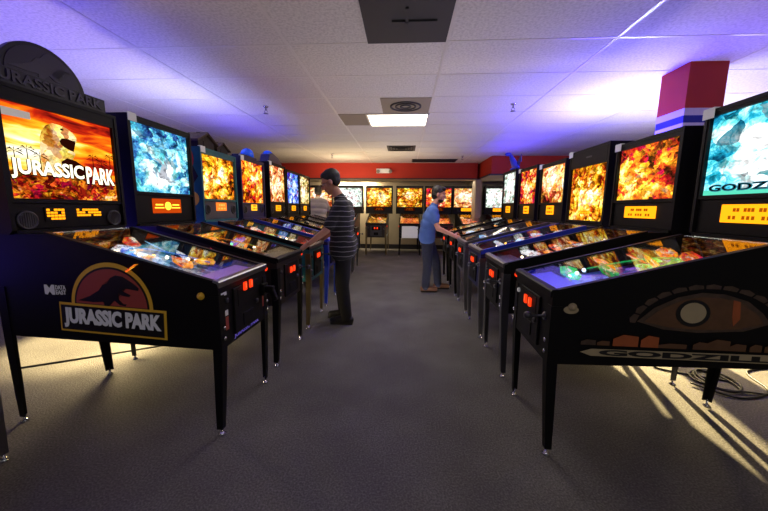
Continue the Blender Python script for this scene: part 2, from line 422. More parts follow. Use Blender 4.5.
def side_M(sx, y, z):
    """frame on the outer side of the cabinet: local x runs to the right as you look at that side, y up"""
    X = sx*(HW+.0008)
    xr = Vector((0, sx, 0)); zz = Vector((sx, 0, 0)); yu = Vector((0, 0, 1))
    return Matrix(((xr.x, yu.x, zz.x, X), (xr.y, yu.y, zz.y, y), (xr.z, yu.z, zz.z, z), (0, 0, 0, 1)))
def front_M(x, y, z): return Matrix(((1, 0, 0, x), (0, 0, -1, y), (0, 1, 0, z), (0, 0, 0, 1)))
def rotM(M, a): return M @ Matrix.Rotation(a, 4, 'Z')

def cab_builder(side_art=None, front_art=None):
    def f(b):
        prof = [(0, .50), (1.29, .535), (1.29, 1.115), (.955, 1.115), (.0, .865)]
        for sx in (-1, 1): b.prism(prof, sx*(HW-.02), sx*HW, 'x', 0)
        b.box((0, .011, .68), (2*HW-.04, .022, .36), 0)
        b.box((0, 1.279, .82), (2*HW-.04, .022, .57), 0)
        b.box((0, .645, .545), (2*HW-.04, 1.25, .015), 0, rot=(R(1.5), 0, 0))
        b.prism([(.965, 1.10), (1.285, 1.10), (1.285, 1.115), (.965, 1.115)], -HW+.02, HW-.02, 'x', 0)
        if side_art: side_art(b)
        if front_art: front_art(b)
    return f
def rail_builder(sx):
    def f(b):
        b.prism([(.0, .868), (.955, 1.119), (.955, 1.128), (.0, .877)], sx*(HW+.003), sx*(HW-.026), 'x', 0, .001)
        b.prism([(.0, .835), (.955, 1.086), (.955, 1.120), (.0, .869)], sx*(HW+.001), sx*(HW+.004), 'x', 0)
    return f
def lockbar(b):
    b.prism([(-.012, .845), (-.012, .874), (-.004, .882), (.022, .887), (.026, .874), (.0, .862), (-.004, .845)], -HW-.004, HW+.004, 'x', 0, .002)
def glass(b):
    b.prism([(.027, top(.027)+.001), (.955, top(.955)+.001), (.955, top(.955)+.005), (.027, top(.027)+.005)], -HW+.022, HW-.022, 'x')
def playfield(b):
    b.prism([(.03, top(.03)-.095), (.965, top(.965)-.13), (.965, top(.965)-.145), (.03, top(.03)-.11)], -HW+.021, HW-.021, 'x')
def pfz(y): return top(y)-.095-.035*(y-.03)/.935
def apron(b):
    b.prism([(.025, top(.025)-.095), (.025, top(.025)-.025), (.20, top(.2)-.045), (.215, top(.215)-.10)], -HW+.024, HW-.024, 'x', 0, .002)
    for sx in (-1, 1): b.box((sx*.15, .115, top(.115)-.038), (.12, .07, .002), 1, rot=(R(6.5), 0, 0))
def backboard(b): b.box((0, .962, 1.05), (2*HW-.05, .012, .12))
def backbox(b, gz=(1.313, 1.853), zt=1.93, gw=.31):
    y0, y1, z0, z1, w = 1.055, 1.30, 1.116, zt, gw+.035
    for sx in (-1, 1): b.prism([(y0, z0+.02), (y0+.02, z0), (y1, z0), (y1, z1), (y0, z1)], sx*w, sx*(w-.02), 'x', 0)
    b.box((0, (y0+y1)/2, z1-.01), (2*w-.04, y1-y0, .02)); b.box((0, (y0+y1)/2, z0+.01), (2*w-.04, y1-y0, .02))
    b.box((0, y1-.01, (z0+z1)/2), (2*w-.04, .02, z1-z0-.04))
    b.box((0, y0+.02, (gz[1]+z1)/2-.01), (2*w-.04, .03, z1-gz[1]-.02)); b.box((0, y0+.02, gz[0]-.011), (2*w-.04, .03, .022))
    for sx in (-1, 1): b.box((sx*(w-.026), y0+.02, (gz[0]+gz[1])/2), (.014, .03, gz[1]-gz[0]))
def bg_plain(b, gz=(1.313, 1.853), gw=.31): b.box((0, 1.083, (gz[0]+gz[1])/2), (2*gw, .008, gz[1]-gz[0]))
def speaker_panel(b, gz=(1.313, 1.853), gw=.31):
    b.box((0, 1.083, (1.137+gz[0]-.022)/2), (2*gw+.025, .02, gz[0]-.022-1.137), 0, bevel=.004)
def speaker(b):
    b.lathe([(.052, 0), (.052, .008), (.044, .010), (.040, .004)], mat=Matrix.Rotation(PI/2, 4, 'X'), n=20)
    for k in range(-3, 4): b.box((k*.011, -.006, 0), (.003, .003, 2*math.sqrt(max(.04**2-(k*.011)**2, 0))))
def coin_door(b):
    b.box((0, -.006, .675), (.30, .012, .27), 0, bevel=.005)
    b.box((0, -.013, .60), (.12, .006, .075), 1, bevel=.002)
    b.box((0, -.012, .745), (.22, .004, .1), 1, bevel=.001)
def slot(b): b.box((0, -.02, 0), (.03, .012, .05), 0, bevel=.003); b.box((0, -.0265, .004), (.005, .002, .03), 1)
def lockknob(b): b.lathe([(.014, 0), (.014, .01), (.009, .013)], mat=Matrix.Rotation(PI/2, 4, 'X'), n=14)
def btn(b): b.lathe([(.02, 0), (.02, .006), (.014, .009), (.013, .016), (.002, .018)], n=16)
def plunger(b):
    M = Matrix.Rotation(PI/2, 4, 'X')
    b.lathe([(.022, 0), (.022, .008), (.012, .012), (.006, .02), (.006, .07), (.016, .075), (.019, .09), (.014, .105), (.002, .108)], mat=M)
def pistol(b):
    b.box((0, -.045, 0), (.04, .09, .045), 0, bevel=.008); b.box((0, -.085, -.035), (.034, .035, .09), 0, rot=(R(-20), 0, 0), bevel=.008); b.box((0, -.02, 0), (.07, .03, .08), 0, bevel=.006)
def leveler(b): b.lathe([(.02, 0), (.021, .006), (.008, .014), (.006, .016), (.006, .05)], n=12)
def bolt(b): b.lathe([(.011, 0), (.011, .004), (.004, .008)], n=10)
def bumper(b):
    b.lathe([(.022, 0), (.022, .035), (.012, .04), (.012, .048)], mi=1, n=16)
    b.lathe([(.012, .045), (.04, .047), (.042, .053), (.02, .062), (.002, .065)], mi=0, n=20)
def flipper(b):
    b.prism([(-.012, -.010), (.0, -.013), (.06, -.006), (.066, 0), (.06, .006), (.0, .013), (-.012, .010)], .012, .034, 'z', 0, .002)
def domebulb(b): b.ball((0, 0, .012), .011, n=10, m=6)
def plast(seed):
    def f(b):
        rnd = random.Random(seed); n = 7
        p = [((.5+.28*rnd.random())*math.cos(2*PI*k/n), (.5+.28*rnd.random())*math.sin(2*PI*k/n)) for k in range(n)]
        b.prism(p, -.02, .02, 'z', 0)
    return f
def ramp_tube(b):
    pts = []
    for k in range(15):
        t = k/14; a = PI*t
        pts.append((.16*math.cos(a), .33+.42*math.sin(a)*.9+.05*t, 0))
    for sx in (-.02, .02):
        q = [(p[0]*(1+sx*5), p[1]+sx, pfz(p[1])+.06+.012*math.sin(PI*i/14)) for i, p in enumerate(pts)]
        b.tube(q, .004, n=6)
    fl = []
    v = []; fs = []
    for i, p in enumerate(pts):
        for sx in (-.02, .02): v.append((p[0]*(1+sx*5), p[1]+sx, pfz(p[1])+.055+.012*math.sin(PI*i/14)))
    for i in range(len(pts)-1): fs.append((2*i, 2*i+1, 2*i+3, 2*i+2))
    b.mesh(v, fs)
def card(b): b.box((0, 0, 0), (.075, .004, .06), 0); b.box((0, .014, .028), (.075, .03, .004), 0)

def machine(loc, rz, label, group, S):
    """S: dict of looks. Front of the machine is at local y=0, it faces -y."""
    t = thing('pinball_machine', label, 'pinball machine', (loc[0], loc[1], 0), rz, group)
    near = S.get('near', 1); rnd = random.Random(S.get('seed', 1))
    kid = S.get('cabkey', 'cab')
    part('cabinet', t, S['cab'], cab_builder(S.get('side_art'), S.get('front_art')), kid)
    rm = S.get('rail', BLACK_METAL)
    for sx in (-1, 1): part('side_rail', t, rm, rail_builder(sx), ('rail', sx))
    part('lockbar', t, S.get('bar', rm), lockbar, 'lockbar')
    part('glass', t, GLASS, glass, 'glass')
    part('playfield', t, S['pf'], playfield, 'playfield')
    part('apron', t, [S.get('apron', BLACK), WHITE_CARD], apron, 'apron')
    part('backboard', t, S.get('bb', BACKB), backboard, 'backboard')
    gz = S.get('gz', (1.34, 1.85)); zt = S.get('zt', gz[1]+.05); gw = S.get('gw', .31); gk = (gz, zt, gw); dz = S.get('dz', 1.255)
    part('backbox', t, S.get('boxmat', [BLACK]), lambda b: (backbox(b, gz, zt, gw), S['boxart'](b) if 'boxart' in S else None), (S.get('boxkey', 'backbox'), gk))
    bo = part('backglass', t, S['bg'], S.get('bgbuild', lambda b: bg_plain(b, gz, gw)), (S.get('bgkey', 'bgplain'), gk))
    if S.get('tall'):
        part('marquee', t, [BLACK, DULL_STEEL], lambda b: (b.box((0, 1.064, (gz[1]+zt)/2), (2*gw, .012, zt-gz[1]-.03), bevel=.003), b.box((.02, 1.057, (gz[1]+zt)/2), (.1, .003, .014), 1)), 'marquee')
        part('score_display', t, [AMBER, AMBER_DIM], lambda b: disp_build(b, .17, .04, 1.074, 1.245), 'disp_tall')
    else:
        sp = part('speaker_panel', t, S.get('spk', BLACK), lambda b: speaker_panel(b, gz, gw), ('spk', gz, gw))
        dw = S.get('dw', .27); dh = S.get('dh', .09)
        for sx in (-1, 1):
            if S.get('speakers', True): part('speaker', sp, S.get('spkcol', DULL_STEEL), speaker, 'speaker', loc=(sx*S.get('spx', .25), 1.072, dz-.03))
        part('score_display', sp, S.get('disp', [AMBER, AMBER_DIM]), (lambda b: S['dispb'](b, dz)) if 'dispb' in S else (lambda b: disp_build(b, dw, dh, 1.068, dz)), (S.get('dispk', 'disp'), dw, dh, dz))
    cd = part('coin_door', t, [S.get('door', BLACK_METAL), BLACK], coin_door, 'coindoor')
    for sx in (-1, 1): part('coin_slot', cd, [RED_LIT, RED_HOT], slot, 'slot', loc=(sx*.035, 0, S.get('slz', .75)), label='lit red coin reject button')
    part('door_lock', cd, DULL_STEEL, lockknob, 'lockknob', loc=(.11, -.012, .67))
    part('start_button', t, S.get('start', DULL_STEEL), lockknob, 'lockknob', loc=(-.21, 0, .76))
    if S.get('pistol'): part('plunger', t, BLACK, pistol, 'pistol', loc=(.21, 0, .72), label='black gun-grip ball launcher')
    else: part('plunger', t, [S.get('plg', DULL_STEEL)], plunger, 'plunger', loc=(.215, 0, .73))
    lm = S.get('leg', BLACK_METAL)
    for sx in (-1, 1):
        for fr in (True, False):
            lg = part('leg', t, lm, leg_builder(sx, fr), ('leg', sx, fr))
            fx, fy = sx*(HW-.004), (.032 if fr else 1.258)
            part('leveler_foot', lg, CHROME, leveler, 'leveler', loc=(fx, fy, 0))
            if near > 1:
                for bz in (.56, .62):
                    if fr: part('bolt', lg, CHROME, bolt, 'bolt', loc=(sx*(HW-.02), -.011, bz), rot=(PI/2, 0, 0))
    for sx in (-1, 1): part('flipper_button', t, S.get('fbtn', RED_LIT), btn, 'btn', loc=(sx*HW, .095, .80), rot=(0, sx*PI/2, 0))
    # playfield furniture
    pl = S['plastics']; np_ = S.get('npl', 9 if near > 0 else 4)
    for k in range(np_):
        y = .27+.64*(k+.5)/np_+rnd.uniform(-.03, .03); x = (-.19, .17, .02)[k % 3]+rnd.uniform(-.04, .04)
        m = pl[int(k*len(pl)/np_) if S.get('ordered') else k % len(pl)]
        o = part('plastic', t, m, plast(k % 5), ('plast', k % 5), loc=(x, y, pfz(y)+rnd.uniform(.035, .06)), rot=(R(rnd.uniform(8, 34))+.2, R(rnd.uniform(-12, 12)), rnd.uniform(0, 3)))
        o.scale = (rnd.uniform(.09, .15), rnd.uniform(.08, .13), .06)
    if near > 0:
        bl = S.get('bulbs', [BULB_W, BULB_Y, BULB_W, BULB_R, BULB_Y, BULB_W])
        for k in range(S.get('nb', 12)):
            y = .26+.66*((k*.618) % 1); x = -.22+.44*((k*.382+.2) % 1)
            part('bulb', t, bl[k % len(bl)], domebulb, 'bulb', loc=(x, y, pfz(y)+.028))
        for x, y in ((-.1, .70), (.06, .74), (-.02, .60)): part('bumper', t, [S.get('bump', pl[0]), WHITE_CARD], bumper, 'bumper', loc=(x, y, pfz(y)))
        part('ramp', t, S.get('ramp', CHROME), ramp_tube, 'ramp')
        for sx in (-1, 1): part('flipper', t, S.get('flip', WHITE_CARD), flipper, 'flipper', loc=(sx*.085, .245, pfz(.245)), rot=(R(13), 0, (R(-28) if sx < 0 else R(208))))
    if S.get('card'):
        part('number_card', t, WHITE_CARD, card, 'card', loc=(S['card']*(gw-.0), 1.045, zt-.022))
    return t
def disp_build(b, w, h, y, z):
    b.box((0, y, z), (w, .008, h), 0, bevel=.003)
    rows = [(-.22, .8), (.2, .62)]
    for zz, ln in rows:
        n = 9
        for k in range(n):
            if (k*7+int(zz*10)) % 4 == 0: continue
            b.box((-w*.4*ln+w*.8*ln*k/(n-1), y-.005, z+zz*h), (w*.045, .003, h*.2), 1)

# artwork palettes
FIRE = [(.0, '#120402'), (.25, '#7a1c05'), (.45, '#e2570a'), (.62, '#ffab1e'), (.8, '#ffe27a'), (1, '#fff8d8')]
GOLD = [(.0, '#0d0602'), (.25, '#6b2a06'), (.45, '#c9700c'), (.62, '#ffc127'), (.8, '#fff08a'), (1, '#fffbe6')]
PALE = [(.0, '#241208'), (.25, '#a3451c'), (.45, '#e58a3c'), (.62, '#ffd58c'), (.8, '#fff2cf'), (1, '#ffffff')]
CYAN = [(.0, '#03131c'), (.22, '#0a4e6e'), (.42, '#1c9cbc'), (.6, '#6fd8e4'), (.78, '#d5f7fa'), (1, '#ffffff')]
BLUE = [(.0, '#05061c'), (.25, '#1c2a8c'), (.45, '#3a6ae0'), (.62, '#8cb8ff'), (.8, '#e4efff'), (1, '#ffffff')]
REDG = [(.0, '#160303'), (.25, '#8a1206'), (.45, '#e03c10'), (.62, '#ff9a28'), (.8, '#ffe28a'), (1, '#fff6da')]
WHITEG = [(.0, '#1c241f'), (.2, '#7f8f7a'), (.4, '#cfe0d4'), (.6, '#f2fbf4'), (.8, '#ffffff'), (1, '#ffffff')]
def plset(prefix, cols, s=.8):
    return [art(prefix+' plastic '+str(i), [(0, '#0c0606'), (.3, c), (.65, c), (1, '#fff6e0')], seed=i+len(prefix), strength=s*1.35, scale=2.5, flat=True, diffuse=True) for i, c in enumerate(cols)]
PF_WARM = art('warm lit playfield art', [(0, '#0d0705'), (.35, '#5a2a10'), (.55, '#b86a20'), (.75, '#e8b050'), (1, '#fff0c0')], 3, .35, 6, (.5, .5, .6, .1), flat=True, diffuse=True)
PF_COOL = art('cool lit playfield art', [(0, '#060812'), (.35, '#1c2a5a'), (.55, '#4a6ab0'), (.75, '#b8cfe8'), (1, '#ffffff')], 4, .45, 6, (.5, .5, .6, .1), flat=True, diffuse=True)
PF_MIX = art('mixed lit playfield art', [(0, '#0a0806'), (.3, '#5a1c10'), (.45, '#c05a1c'), (.6, '#4a7a4a'), (.75, '#e0c070'), (1, '#fff4d8')], 5, .35, 6, (.5, .5, .6, .1), flat=True, diffuse=True)
PF_VIOLET = art('violet lit playfield art', [(0, '#0a0a2a'), (.35, '#2a2a9a'), (.6, '#5a5ae8'), (.8, '#9a9aff'), (1, '#e0f0ff')], 6, .9, 3, (.5, .1, .5, .25), flat=True, diffuse=True, ink=.3)
BACKB = art('playfield backboard art', [(0, '#050303'), (.4, '#3a1a0c'), (.6, '#a05018'), (.8, '#e0a040'), (1, '#fff0c0')], 8, .35, 7, (.5, .5, .6, .0))
LILAC_APRON = pbr('lilac apron', hx('#8a6aa8'), .35, emit=hx('#a070b8'), es=.6)
VIOLET_LIT_APRON = pbr('violet lit apron', hx('#4848c8'), .35, emit=hx('#5a56f0'), es=.9)  # violet light on the apron is put into its colour and glow
DARK_APRON = pbr('charcoal apron', hx('#201c1e'), .35)
ORANGE_APRON = pbr('orange apron', hx('#c04a18'), .35, emit=hx('#c04a18'), es=.3)
TEAL = pbr('teal cabinet paint', hx('#1d6f7a'), .45, noise=.3, nscale=9)
NAVY = pbr('navy cabinet paint', hx('#161b52'), .4, noise=.2, nscale=9)
ROYAL = pbr('royal blue enamel', hx('#1c3ac0'), .35, .2)
GREYCAB = pbr('grey cabinet paint', hx('#55525a'), .5, noise=.2, nscale=9)
BROWNCAB = pbr('brown black cabinet paint', hx('#241a16'), .45, noise=.3, nscale=7)
MAROON = pbr('maroon cabinet paint', hx('#5a1714'), .45, noise=.3, nscale=7)
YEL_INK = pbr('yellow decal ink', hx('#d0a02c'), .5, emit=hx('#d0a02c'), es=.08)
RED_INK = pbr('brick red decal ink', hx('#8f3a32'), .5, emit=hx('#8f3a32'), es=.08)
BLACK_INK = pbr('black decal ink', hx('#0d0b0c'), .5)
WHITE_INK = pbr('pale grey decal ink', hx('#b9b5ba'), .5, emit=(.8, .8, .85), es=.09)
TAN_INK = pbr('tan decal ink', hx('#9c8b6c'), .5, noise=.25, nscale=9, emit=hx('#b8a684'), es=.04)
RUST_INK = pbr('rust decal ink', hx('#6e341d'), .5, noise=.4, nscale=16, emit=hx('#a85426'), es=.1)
EYE_INK = pbr('brown decal ink', hx('#3c281b'), .5, noise=.6, nscale=14, emit=hx('#6a4428'), es=.09)  # slight emission in these inks stands in for light on the side art
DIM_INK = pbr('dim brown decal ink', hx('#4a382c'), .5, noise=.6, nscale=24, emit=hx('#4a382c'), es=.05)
PUR_INK = pbr('purple decal ink', hx('#6a5ac0'), .5, emit=hx('#6a5ac0'), es=.4)  # emission added so the front lettering looks lit

def ell(cx, cy, rx, ry, a0=0., a1=2*PI, n=28): return [(cx+rx*math.cos(a0+(a1-a0)*k/n), cy+ry*math.sin(a0+(a1-a0)*k/n)) for k in range(n if abs(a1-a0-2*PI) < 1e-6 else n+1)]
# generic long-tailed reptile seen from the side, facing right
REPTILE = [(-.95, .10), (-.60, .26), (-.34, .44), (-.22, .62), (-.10, .66), (.02, .84), (.16, .92), (.36, .90), (.62, .74), (.80, .60), (.78, .52), (.60, .54), (.42, .56),
           (.30, .50), (.42, .44), (.56, .38), (.52, .32), (.34, .34), (.22, .40), (.20, .24), (.34, .10), (.44, .10), (.40, .04), (.24, .06), (.10, .18), (-.04, .10), (-.06, 0), (-.2, 0), (-.2, .12), (-.5, .08)]
def badge(b, M, w, h, text, mi_rim, mi_disc, mi_blk, mi_txt, dz=.0012):
    """arched emblem over a wordmark plate; origin at the plate's centre, w = plate width, h = plate height"""
    def T(z): return M @ Matrix.Translation((0, 0, z))
    r = w*.355; a0 = -.05
    b.flat(ell(-.0*w, h*.5, r*1.07, r*1.07*1.02, 0, PI), T(0), mi_rim, dz)
    b.flat([(-w/2, -h/2), (w/2, -h/2), (w/2, h/2), (-w/2, h/2)], T(.0003), mi_rim, dz)
    b.flat(ell(0, h*.5, r*.98, r*.98, 0, PI), T(.0012), mi_blk, dz)
    b.flat(ell(0, h*.5, r*.93, r*.93, 0.02, PI-.02), T(.0024), mi_disc, dz)
    b.flat([(p[0]*r*.92, h*.5+p[1]*r*.86) for p in REPTILE], T(.0036), mi_blk, dz)
    q = .012*w/.6
    b.flat([(-w/2+q, -h/2+q), (w/2-q, -h/2+q), (w/2-q, h/2-q), (-w/2+q, h/2-q)], T(.0048), mi_blk, dz)
    b.text(text, T(.0068), 1, mi_txt, .055, width=w*.91, height=h*.70, depth=.001)
def jp_side(b):
    M = side_M(-1, .613, .645) @ Matrix.Rotation(R(-3.0), 4, 'Z')
    badge(b, M, .625, .165, 'JURASSIC PARK', 1, 2, 3, 4)
    D = side_M(-1, .935, .81)
    b.flat([(-.065, -.024), (-.05, -.028), (-.035, -.008), (-.02, -.028), (-.005, -.028), (-.005, .028), (-.02, .028), (-.035, .008), (-.05, .028), (-.065, .028)], D, 4)
    b.text('DATA', D @ Matrix.Translation((.032, .014, .0008)), 1, 4, .02, width=.062, height=.024, depth=.001)
    b.text('EAST', D @ Matrix.Translation((.032, -.014, .0008)), 1, 4, .02, width=.062, height=.024, depth=.001)
def jp_front(b):
    b.text('JURASSIC PARK', front_M(.0, -.0016, .528), 1, 5, .03, width=.30, height=.035, depth=.001)
    b.box((-.23, -.0012, .80), (.05, .0015, .018), 4); b.box((-.225, -.0012, .69), (.05, .0015, .03), 4); b.box((-.225, -.0012, .63), (.05, .0015, .075), 2)
    b.box((.235, -.0012, .66), (.035, .0015, .13), 2)
def god_side(b):
    M = side_M(1, .665, .74)
    def T(z): return M @ Matrix.Translation((0, 0, z))
    # ridged brow, eyeball, pupil
    n = 13
    for k in range(n):
        a, c_ = .12+2.9*k/n, .12+2.9*(k+.86)/n
        P = lambda t, r: (.04+math.cos(t)*.345*r, -.04+math.sin(t)*.225*r)
        b.flat([P(a, .93), P(c_, .93), P(c_, 1.), P((a+c_)/2, 1.03), P(a, 1.)], T(.0), 6)
    b.flat([(-.27, .0), (-.2, .07), (-.1, .125), (.0, .15), (.1, .145), (.2, .115), (.27, .06), (.31, .01), (.2, -.03), (.0, -.045), (-.15, -.035)], T(.0012), 6)
    b.flat([(-.24, .0), (-.17, .065), (-.08, .112), (.0, .13), (.09, .126), (.18, .10), (.25, .05), (.28, .01), (.18, -.02), (.0, -.03), (-.13, -.022)], T(.0026), 1)
    b.flat(ell(-.03, .05, .075, .066), T(.004), 3); b.flat(ell(-.03, .052, .056, .05), T(.0054), 5)
    b.flat([(.135, .12), (.165, .112), (.175, .03), (.15, -.005), (.14, .04)], T(.004), 4)
    # skyline of rubble
    rnd = random.Random(4); x = -.52
    while x < .55:
        w = rnd.uniform(.05, .13); h = rnd.uniform(.02, .06)
        b.flat([(x, -.125), (x+w, -.125), (x+w, -.125+h), (x+w*.4, -.125+h*1.15), (x, -.125+h*.7)], T(.0098), rnd.choice((4, 4, 1, 6, 1))); x += w*rnd.uniform(.9, 1.3)
    # wordmark plate
    b.flat([(-.52, -.162), (-.47, -.180), (.54, -.180), (.58, -.162), (.52, -.136), (-.47, -.144)], T(.0112), 5)
    b.text('GODZILLA', T(.0132) @ Matrix.Translation((.015, -.160, 0)), 1, 3, .05, width=.90, height=.030, depth=.001)
    b.flat(ell(-.575, .045, .035, .02), T(.0005), 5)

# backglass of the sunset machine
def sky_mat():
    m, nt, out = new_mat('sunset sky artwork')
    tc = nt.nodes.new('ShaderNodeTexCoord'); sp = nt.nodes.new('ShaderNodeSeparateXYZ'); lk(nt, tc.outputs['Generated'], sp.inputs[0])
    nz = nt.nodes.new('ShaderNodeTexNoise'); nz.inputs['Scale'].default_value = 3.2; nz.inputs['Detail'].default_value = 5; nz.inputs['Distortion'].default_value = .6
    mp = nt.nodes.new('ShaderNodeMapping'); mp.inputs['Scale'].default_value = (.8, 1, 3.2); lk(nt, tc.outputs['Generated'], mp.inputs[0]); lk(nt, mp.outputs[0], nz.inputs[0])
    du = math_n(nt, 'SUBTRACT', sp.outputs[0], .2); dv = math_n(nt, 'SUBTRACT', sp.outputs[2], .6)
    d = math_n(nt, 'SQRT', math_n(nt, 'ADD', math_n(nt, 'MULTIPLY', du, du), math_n(nt, 'MULTIPLY', dv, dv)))
    g = math_n(nt, 'MULTIPLY', math_n(nt, 'SUBTRACT', .42, d), 1.1)
    g = math_n(nt, 'MAXIMUM', g, -.12)
    f = math_n(nt, 'ADD', math_n(nt, 'ADD', .47, g), math_n(nt, 'MULTIPLY', math_n(nt, 'SUBTRACT', nz.outputs[0], .5), 1.5))
    f = math_n(nt, 'SUBTRACT', f, math_n(nt, 'MULTIPLY', math_n(nt, 'MAXIMUM', math_n(nt, 'SUBTRACT', sp.outputs[2], .7), 0.), 1.0))
    f = math_n(nt, 'MINIMUM', math_n(nt, 'MAXIMUM', f, 0.), 1.)
    c = ramp(nt, f, [(0, '#5a0a0a'), (.2, '#b3220c'), (.4, '#ee6a0c'), (.6, '#ffb020'), (.8, '#ffe680'), (1, '#fffbe8')])
    e = nt.nodes.new('ShaderNodeEmission'); e.inputs[1].default_value = 1.5; lk(nt, c, e.inputs[0]); lk(nt, e.outputs[0], out.inputs[0]); return m
SKY = sky_mat()
CROWD = art('jungle crowd artwork', [(0, '#140502'), (.35, '#5a1606'), (.55, '#b8480c'), (.75, '#ff9a28'), (1, '#fff0b0')], 9, 1.4, 7, (.6, .4, .6, .1))
HIDE = art('tan scaly hide artwork', [(0, '#4a2608'), (.3, '#b87a22'), (.55, '#eec25a'), (1, '#fff2b8')], 11, 1.4, 4, (.3, .8, .9, .2), ink=.5)
PALM = emis('palm silhouette artwork', hx('#2a0a04'), 1.); LETTER = emis('pale yellow lettering', hx('#fff6d2'), 1.9)
INKB = emis('black artwork ink', hx('#080303'), 1.)
def jp_glass(b):
    bg_plain(b, (1.305, 1.8))
    M = Matrix(((1, 0, 0, 0), (0, 0, -1, 1.0785), (0, 0.9167, 0, 1.5525), (0, 0, 0, 1)))
    def T(z): return M @ Matrix.Translation((0, 0, z))
    b.flat([(-.31, -.27), (.31, -.27), (.31, -.13), (.2, -.10), (.05, -.12), (-.1, -.09), (-.31, -.11)], T(.0004), 1)
    b.flat([(-.15, -.12), (-.145, -.02), (-.14, .06), (-.135, .11), (-.118, .155), (-.095, .185), (-.06, .205), (-.02, .203), (.02, .19), (.052, .168), (.07, .142), (.066, .118), (.04, .12), (.01, .127), (-.018, .122), (-.034, .102), (-.028, .084),
            (-.008, .066), (.02, .052), (.046, .046), (.052, .032), (.03, .02), (.0, .024), (-.03, .036), (-.05, .015), (-.055, -.04), (-.03, -.12)], T(.0012), 2)
    b.flat([(.064, .12), (.04, .12), (.01, .127), (-.018, .122), (-.034, .102), (-.028, .084), (-.008, .066), (.02, .054), (.044, .048), (.03, .075)], T(.0018), 3)
    b.flat(ell(-.012, .178, .010, .007, n=10), T(.0022), 4)
    b.flat([(-.03, -.12), (-.04, -.03), (.0, .0), (.05, -.01), (.11, -.05), (.14, -.12)], T(.0010), 3)
    for x, h in ((-.27, .0), (-.21, .02), (.16, .03), (.22, .0), (.28, .05), (-.15, -.01)):
        b.flat([(x-.003, -.12), (x+.003, -.12), (x+.002, h), (x-.002, h)], T(.002), 3)
        for a in (-.3, .3, .9, 1.6, 2.3, 2.9, 3.5): b.flat([(x, h), (x+.03*math.cos(a)+.004, h+.025*math.sin(a)), (x+.045*math.cos(a), h+.028*math.sin(a)-.012), (x+.025*math.cos(a), h+.012*math.sin(a))], T(.0024), 3)
    b.flat([(-.30, .19), (-.17, .195), (-.17, .235), (-.30, .235)], T(.001), 6)
    b.text('JURASSIC', T(.0042) @ Matrix.Translation((-.105, -.10, 0)), 1, 4, .06, width=.395, height=.125, depth=.001)
    b.text('JURASSIC', T(.0056) @ Matrix.Translation((-.105, -.097, 0)), 1, 5, .03, width=.385, height=.117, depth=.001)
    b.text('PARK', T(.0042) @ Matrix.Translation((.20, -.10, 0)), 1, 4, .06, width=.205, height=.125, depth=.001)
    b.text('PARK', T(.0056) @ Matrix.Translation((.20, -.097, 0)), 1, 5, .03, width=.195, height=.117, depth=.001)
def god_glass(b):
    bg_plain(b, (1.36, 1.82))
    M = Matrix(((1, 0, 0, 0), (0, 0, -1, 1.0785), (0, 0.8519, 0, 1.5900), (0, 0, 0, 1)))
    def T(z): return M @ Matrix.Translation((0, 0, z))
    b.flat([(-.31, -.27), (.31, -.27), (.31, -.235), (-.31, -.235)], T(.0004), 2)
    b.text('GODZILLA', T(.003) @ Matrix.Translation((0, -.222, 0)), 1, 1, .06, width=.55, height=.05, depth=.001)
    b.text('GODZILLA', T(.0044) @ Matrix.Translation((0, -.222, 0)), 1, 3, .01, width=.54, height=.04, depth=.001)
GCYAN = art('cyan storm artwork', CYAN, 21, 1.7, 2.6, (.42, .45, .55, .45), ink=.65, accent=('#063848', .7), hue=.04)
GGREEN = emis('sea green artwork', hx('#5ad8b8'), 1.2); GSTEEL = emis('steel blue lettering', hx('#3a8aa0'), .9)
def jp_disp(b, z):
    b.box((0, 1.07, z), (.34, .006, .08), 2)
    for x0, n, w in ((-.115, 5, .10), (.085, 9, .16)):
        for r in range(4):
            if x0 > 0 and r in (0,): continue
            for k in range(n):
                if (k*5+r*3) % 7 == 0: continue
                b.box((x0-w/2+w*(k+.5)/n, 1.065, z-.025+.017*r), (w/n*.72, .004, .012), 0)
def cyan_disp(b, z):
    b.box((0, 1.07, z), (.33, .006, .12), 1, bevel=.004)
    b.lathe([(.035, 0), (.034, .006), (.002, .008)], (0, 1.066, z), 0, mat=Matrix.Rotation(PI/2, 4, 'X'), n=18)
    for sx in (-1, 1): b.box((sx*.095, 1.066, z+.01), (.08, .004, .012), 0); b.box((sx*.095, 1.066, z-.015), (.10, .004, .01), 0)

ORANGE_PL = plset('orange', ['#ff8a1c', '#ffb42a', '#e8501a', '#ffd060'], .9)
COOL_PL = plset('cool', ['#8cc8ff', '#e0f0ff', '#5a8aff', '#ffffff'], .8)
MIX_PL = plset('mix', ['#ff8a1c', '#40c870', '#ffd060', '#4a7aff', '#e83a1a'], .7)
YEL_PL = plset('yellow', ['#ffd23a', '#ffe98a', '#ff9a28', '#ffffff'], .9)
RED_PL = plset('red', ['#ff4a1c', '#ff8a3a', '#c02a10', '#ffd08a'], .7)
GREEN_PL = plset('green', ['#2ae070', '#18a850', '#60ffb0'], .8)
WHITE_PL = plset('white', ['#ffffff', '#e8f4e8', '#ffe0a0'], .9)
GREEN_RAMP = pbr('green clear ramp', hx('#1fae5a'), .2, emit=hx('#18c060'), es=.8)
AMB_RAMP = pbr('amber clear ramp', hx('#c8862a'), .2, emit=hx('#c87a20'), es=.5)
BLUE_RAMP = pbr('blue clear ramp', hx('#4a7ae0'), .2, emit=hx('#3a6ae0'), es=.6)

GL, GR, GB = 'pinball machines in the left row', 'pinball machines in the right row', 'pinball machines along the back wall'
LX, RX = -.965, .742
def L(y, dx=0, a=-1.2): return (LX+dx, y), R(90+a)
def Rr(y, dx=0, a=-1.6): return (RX+dx, y), R(-90+a)

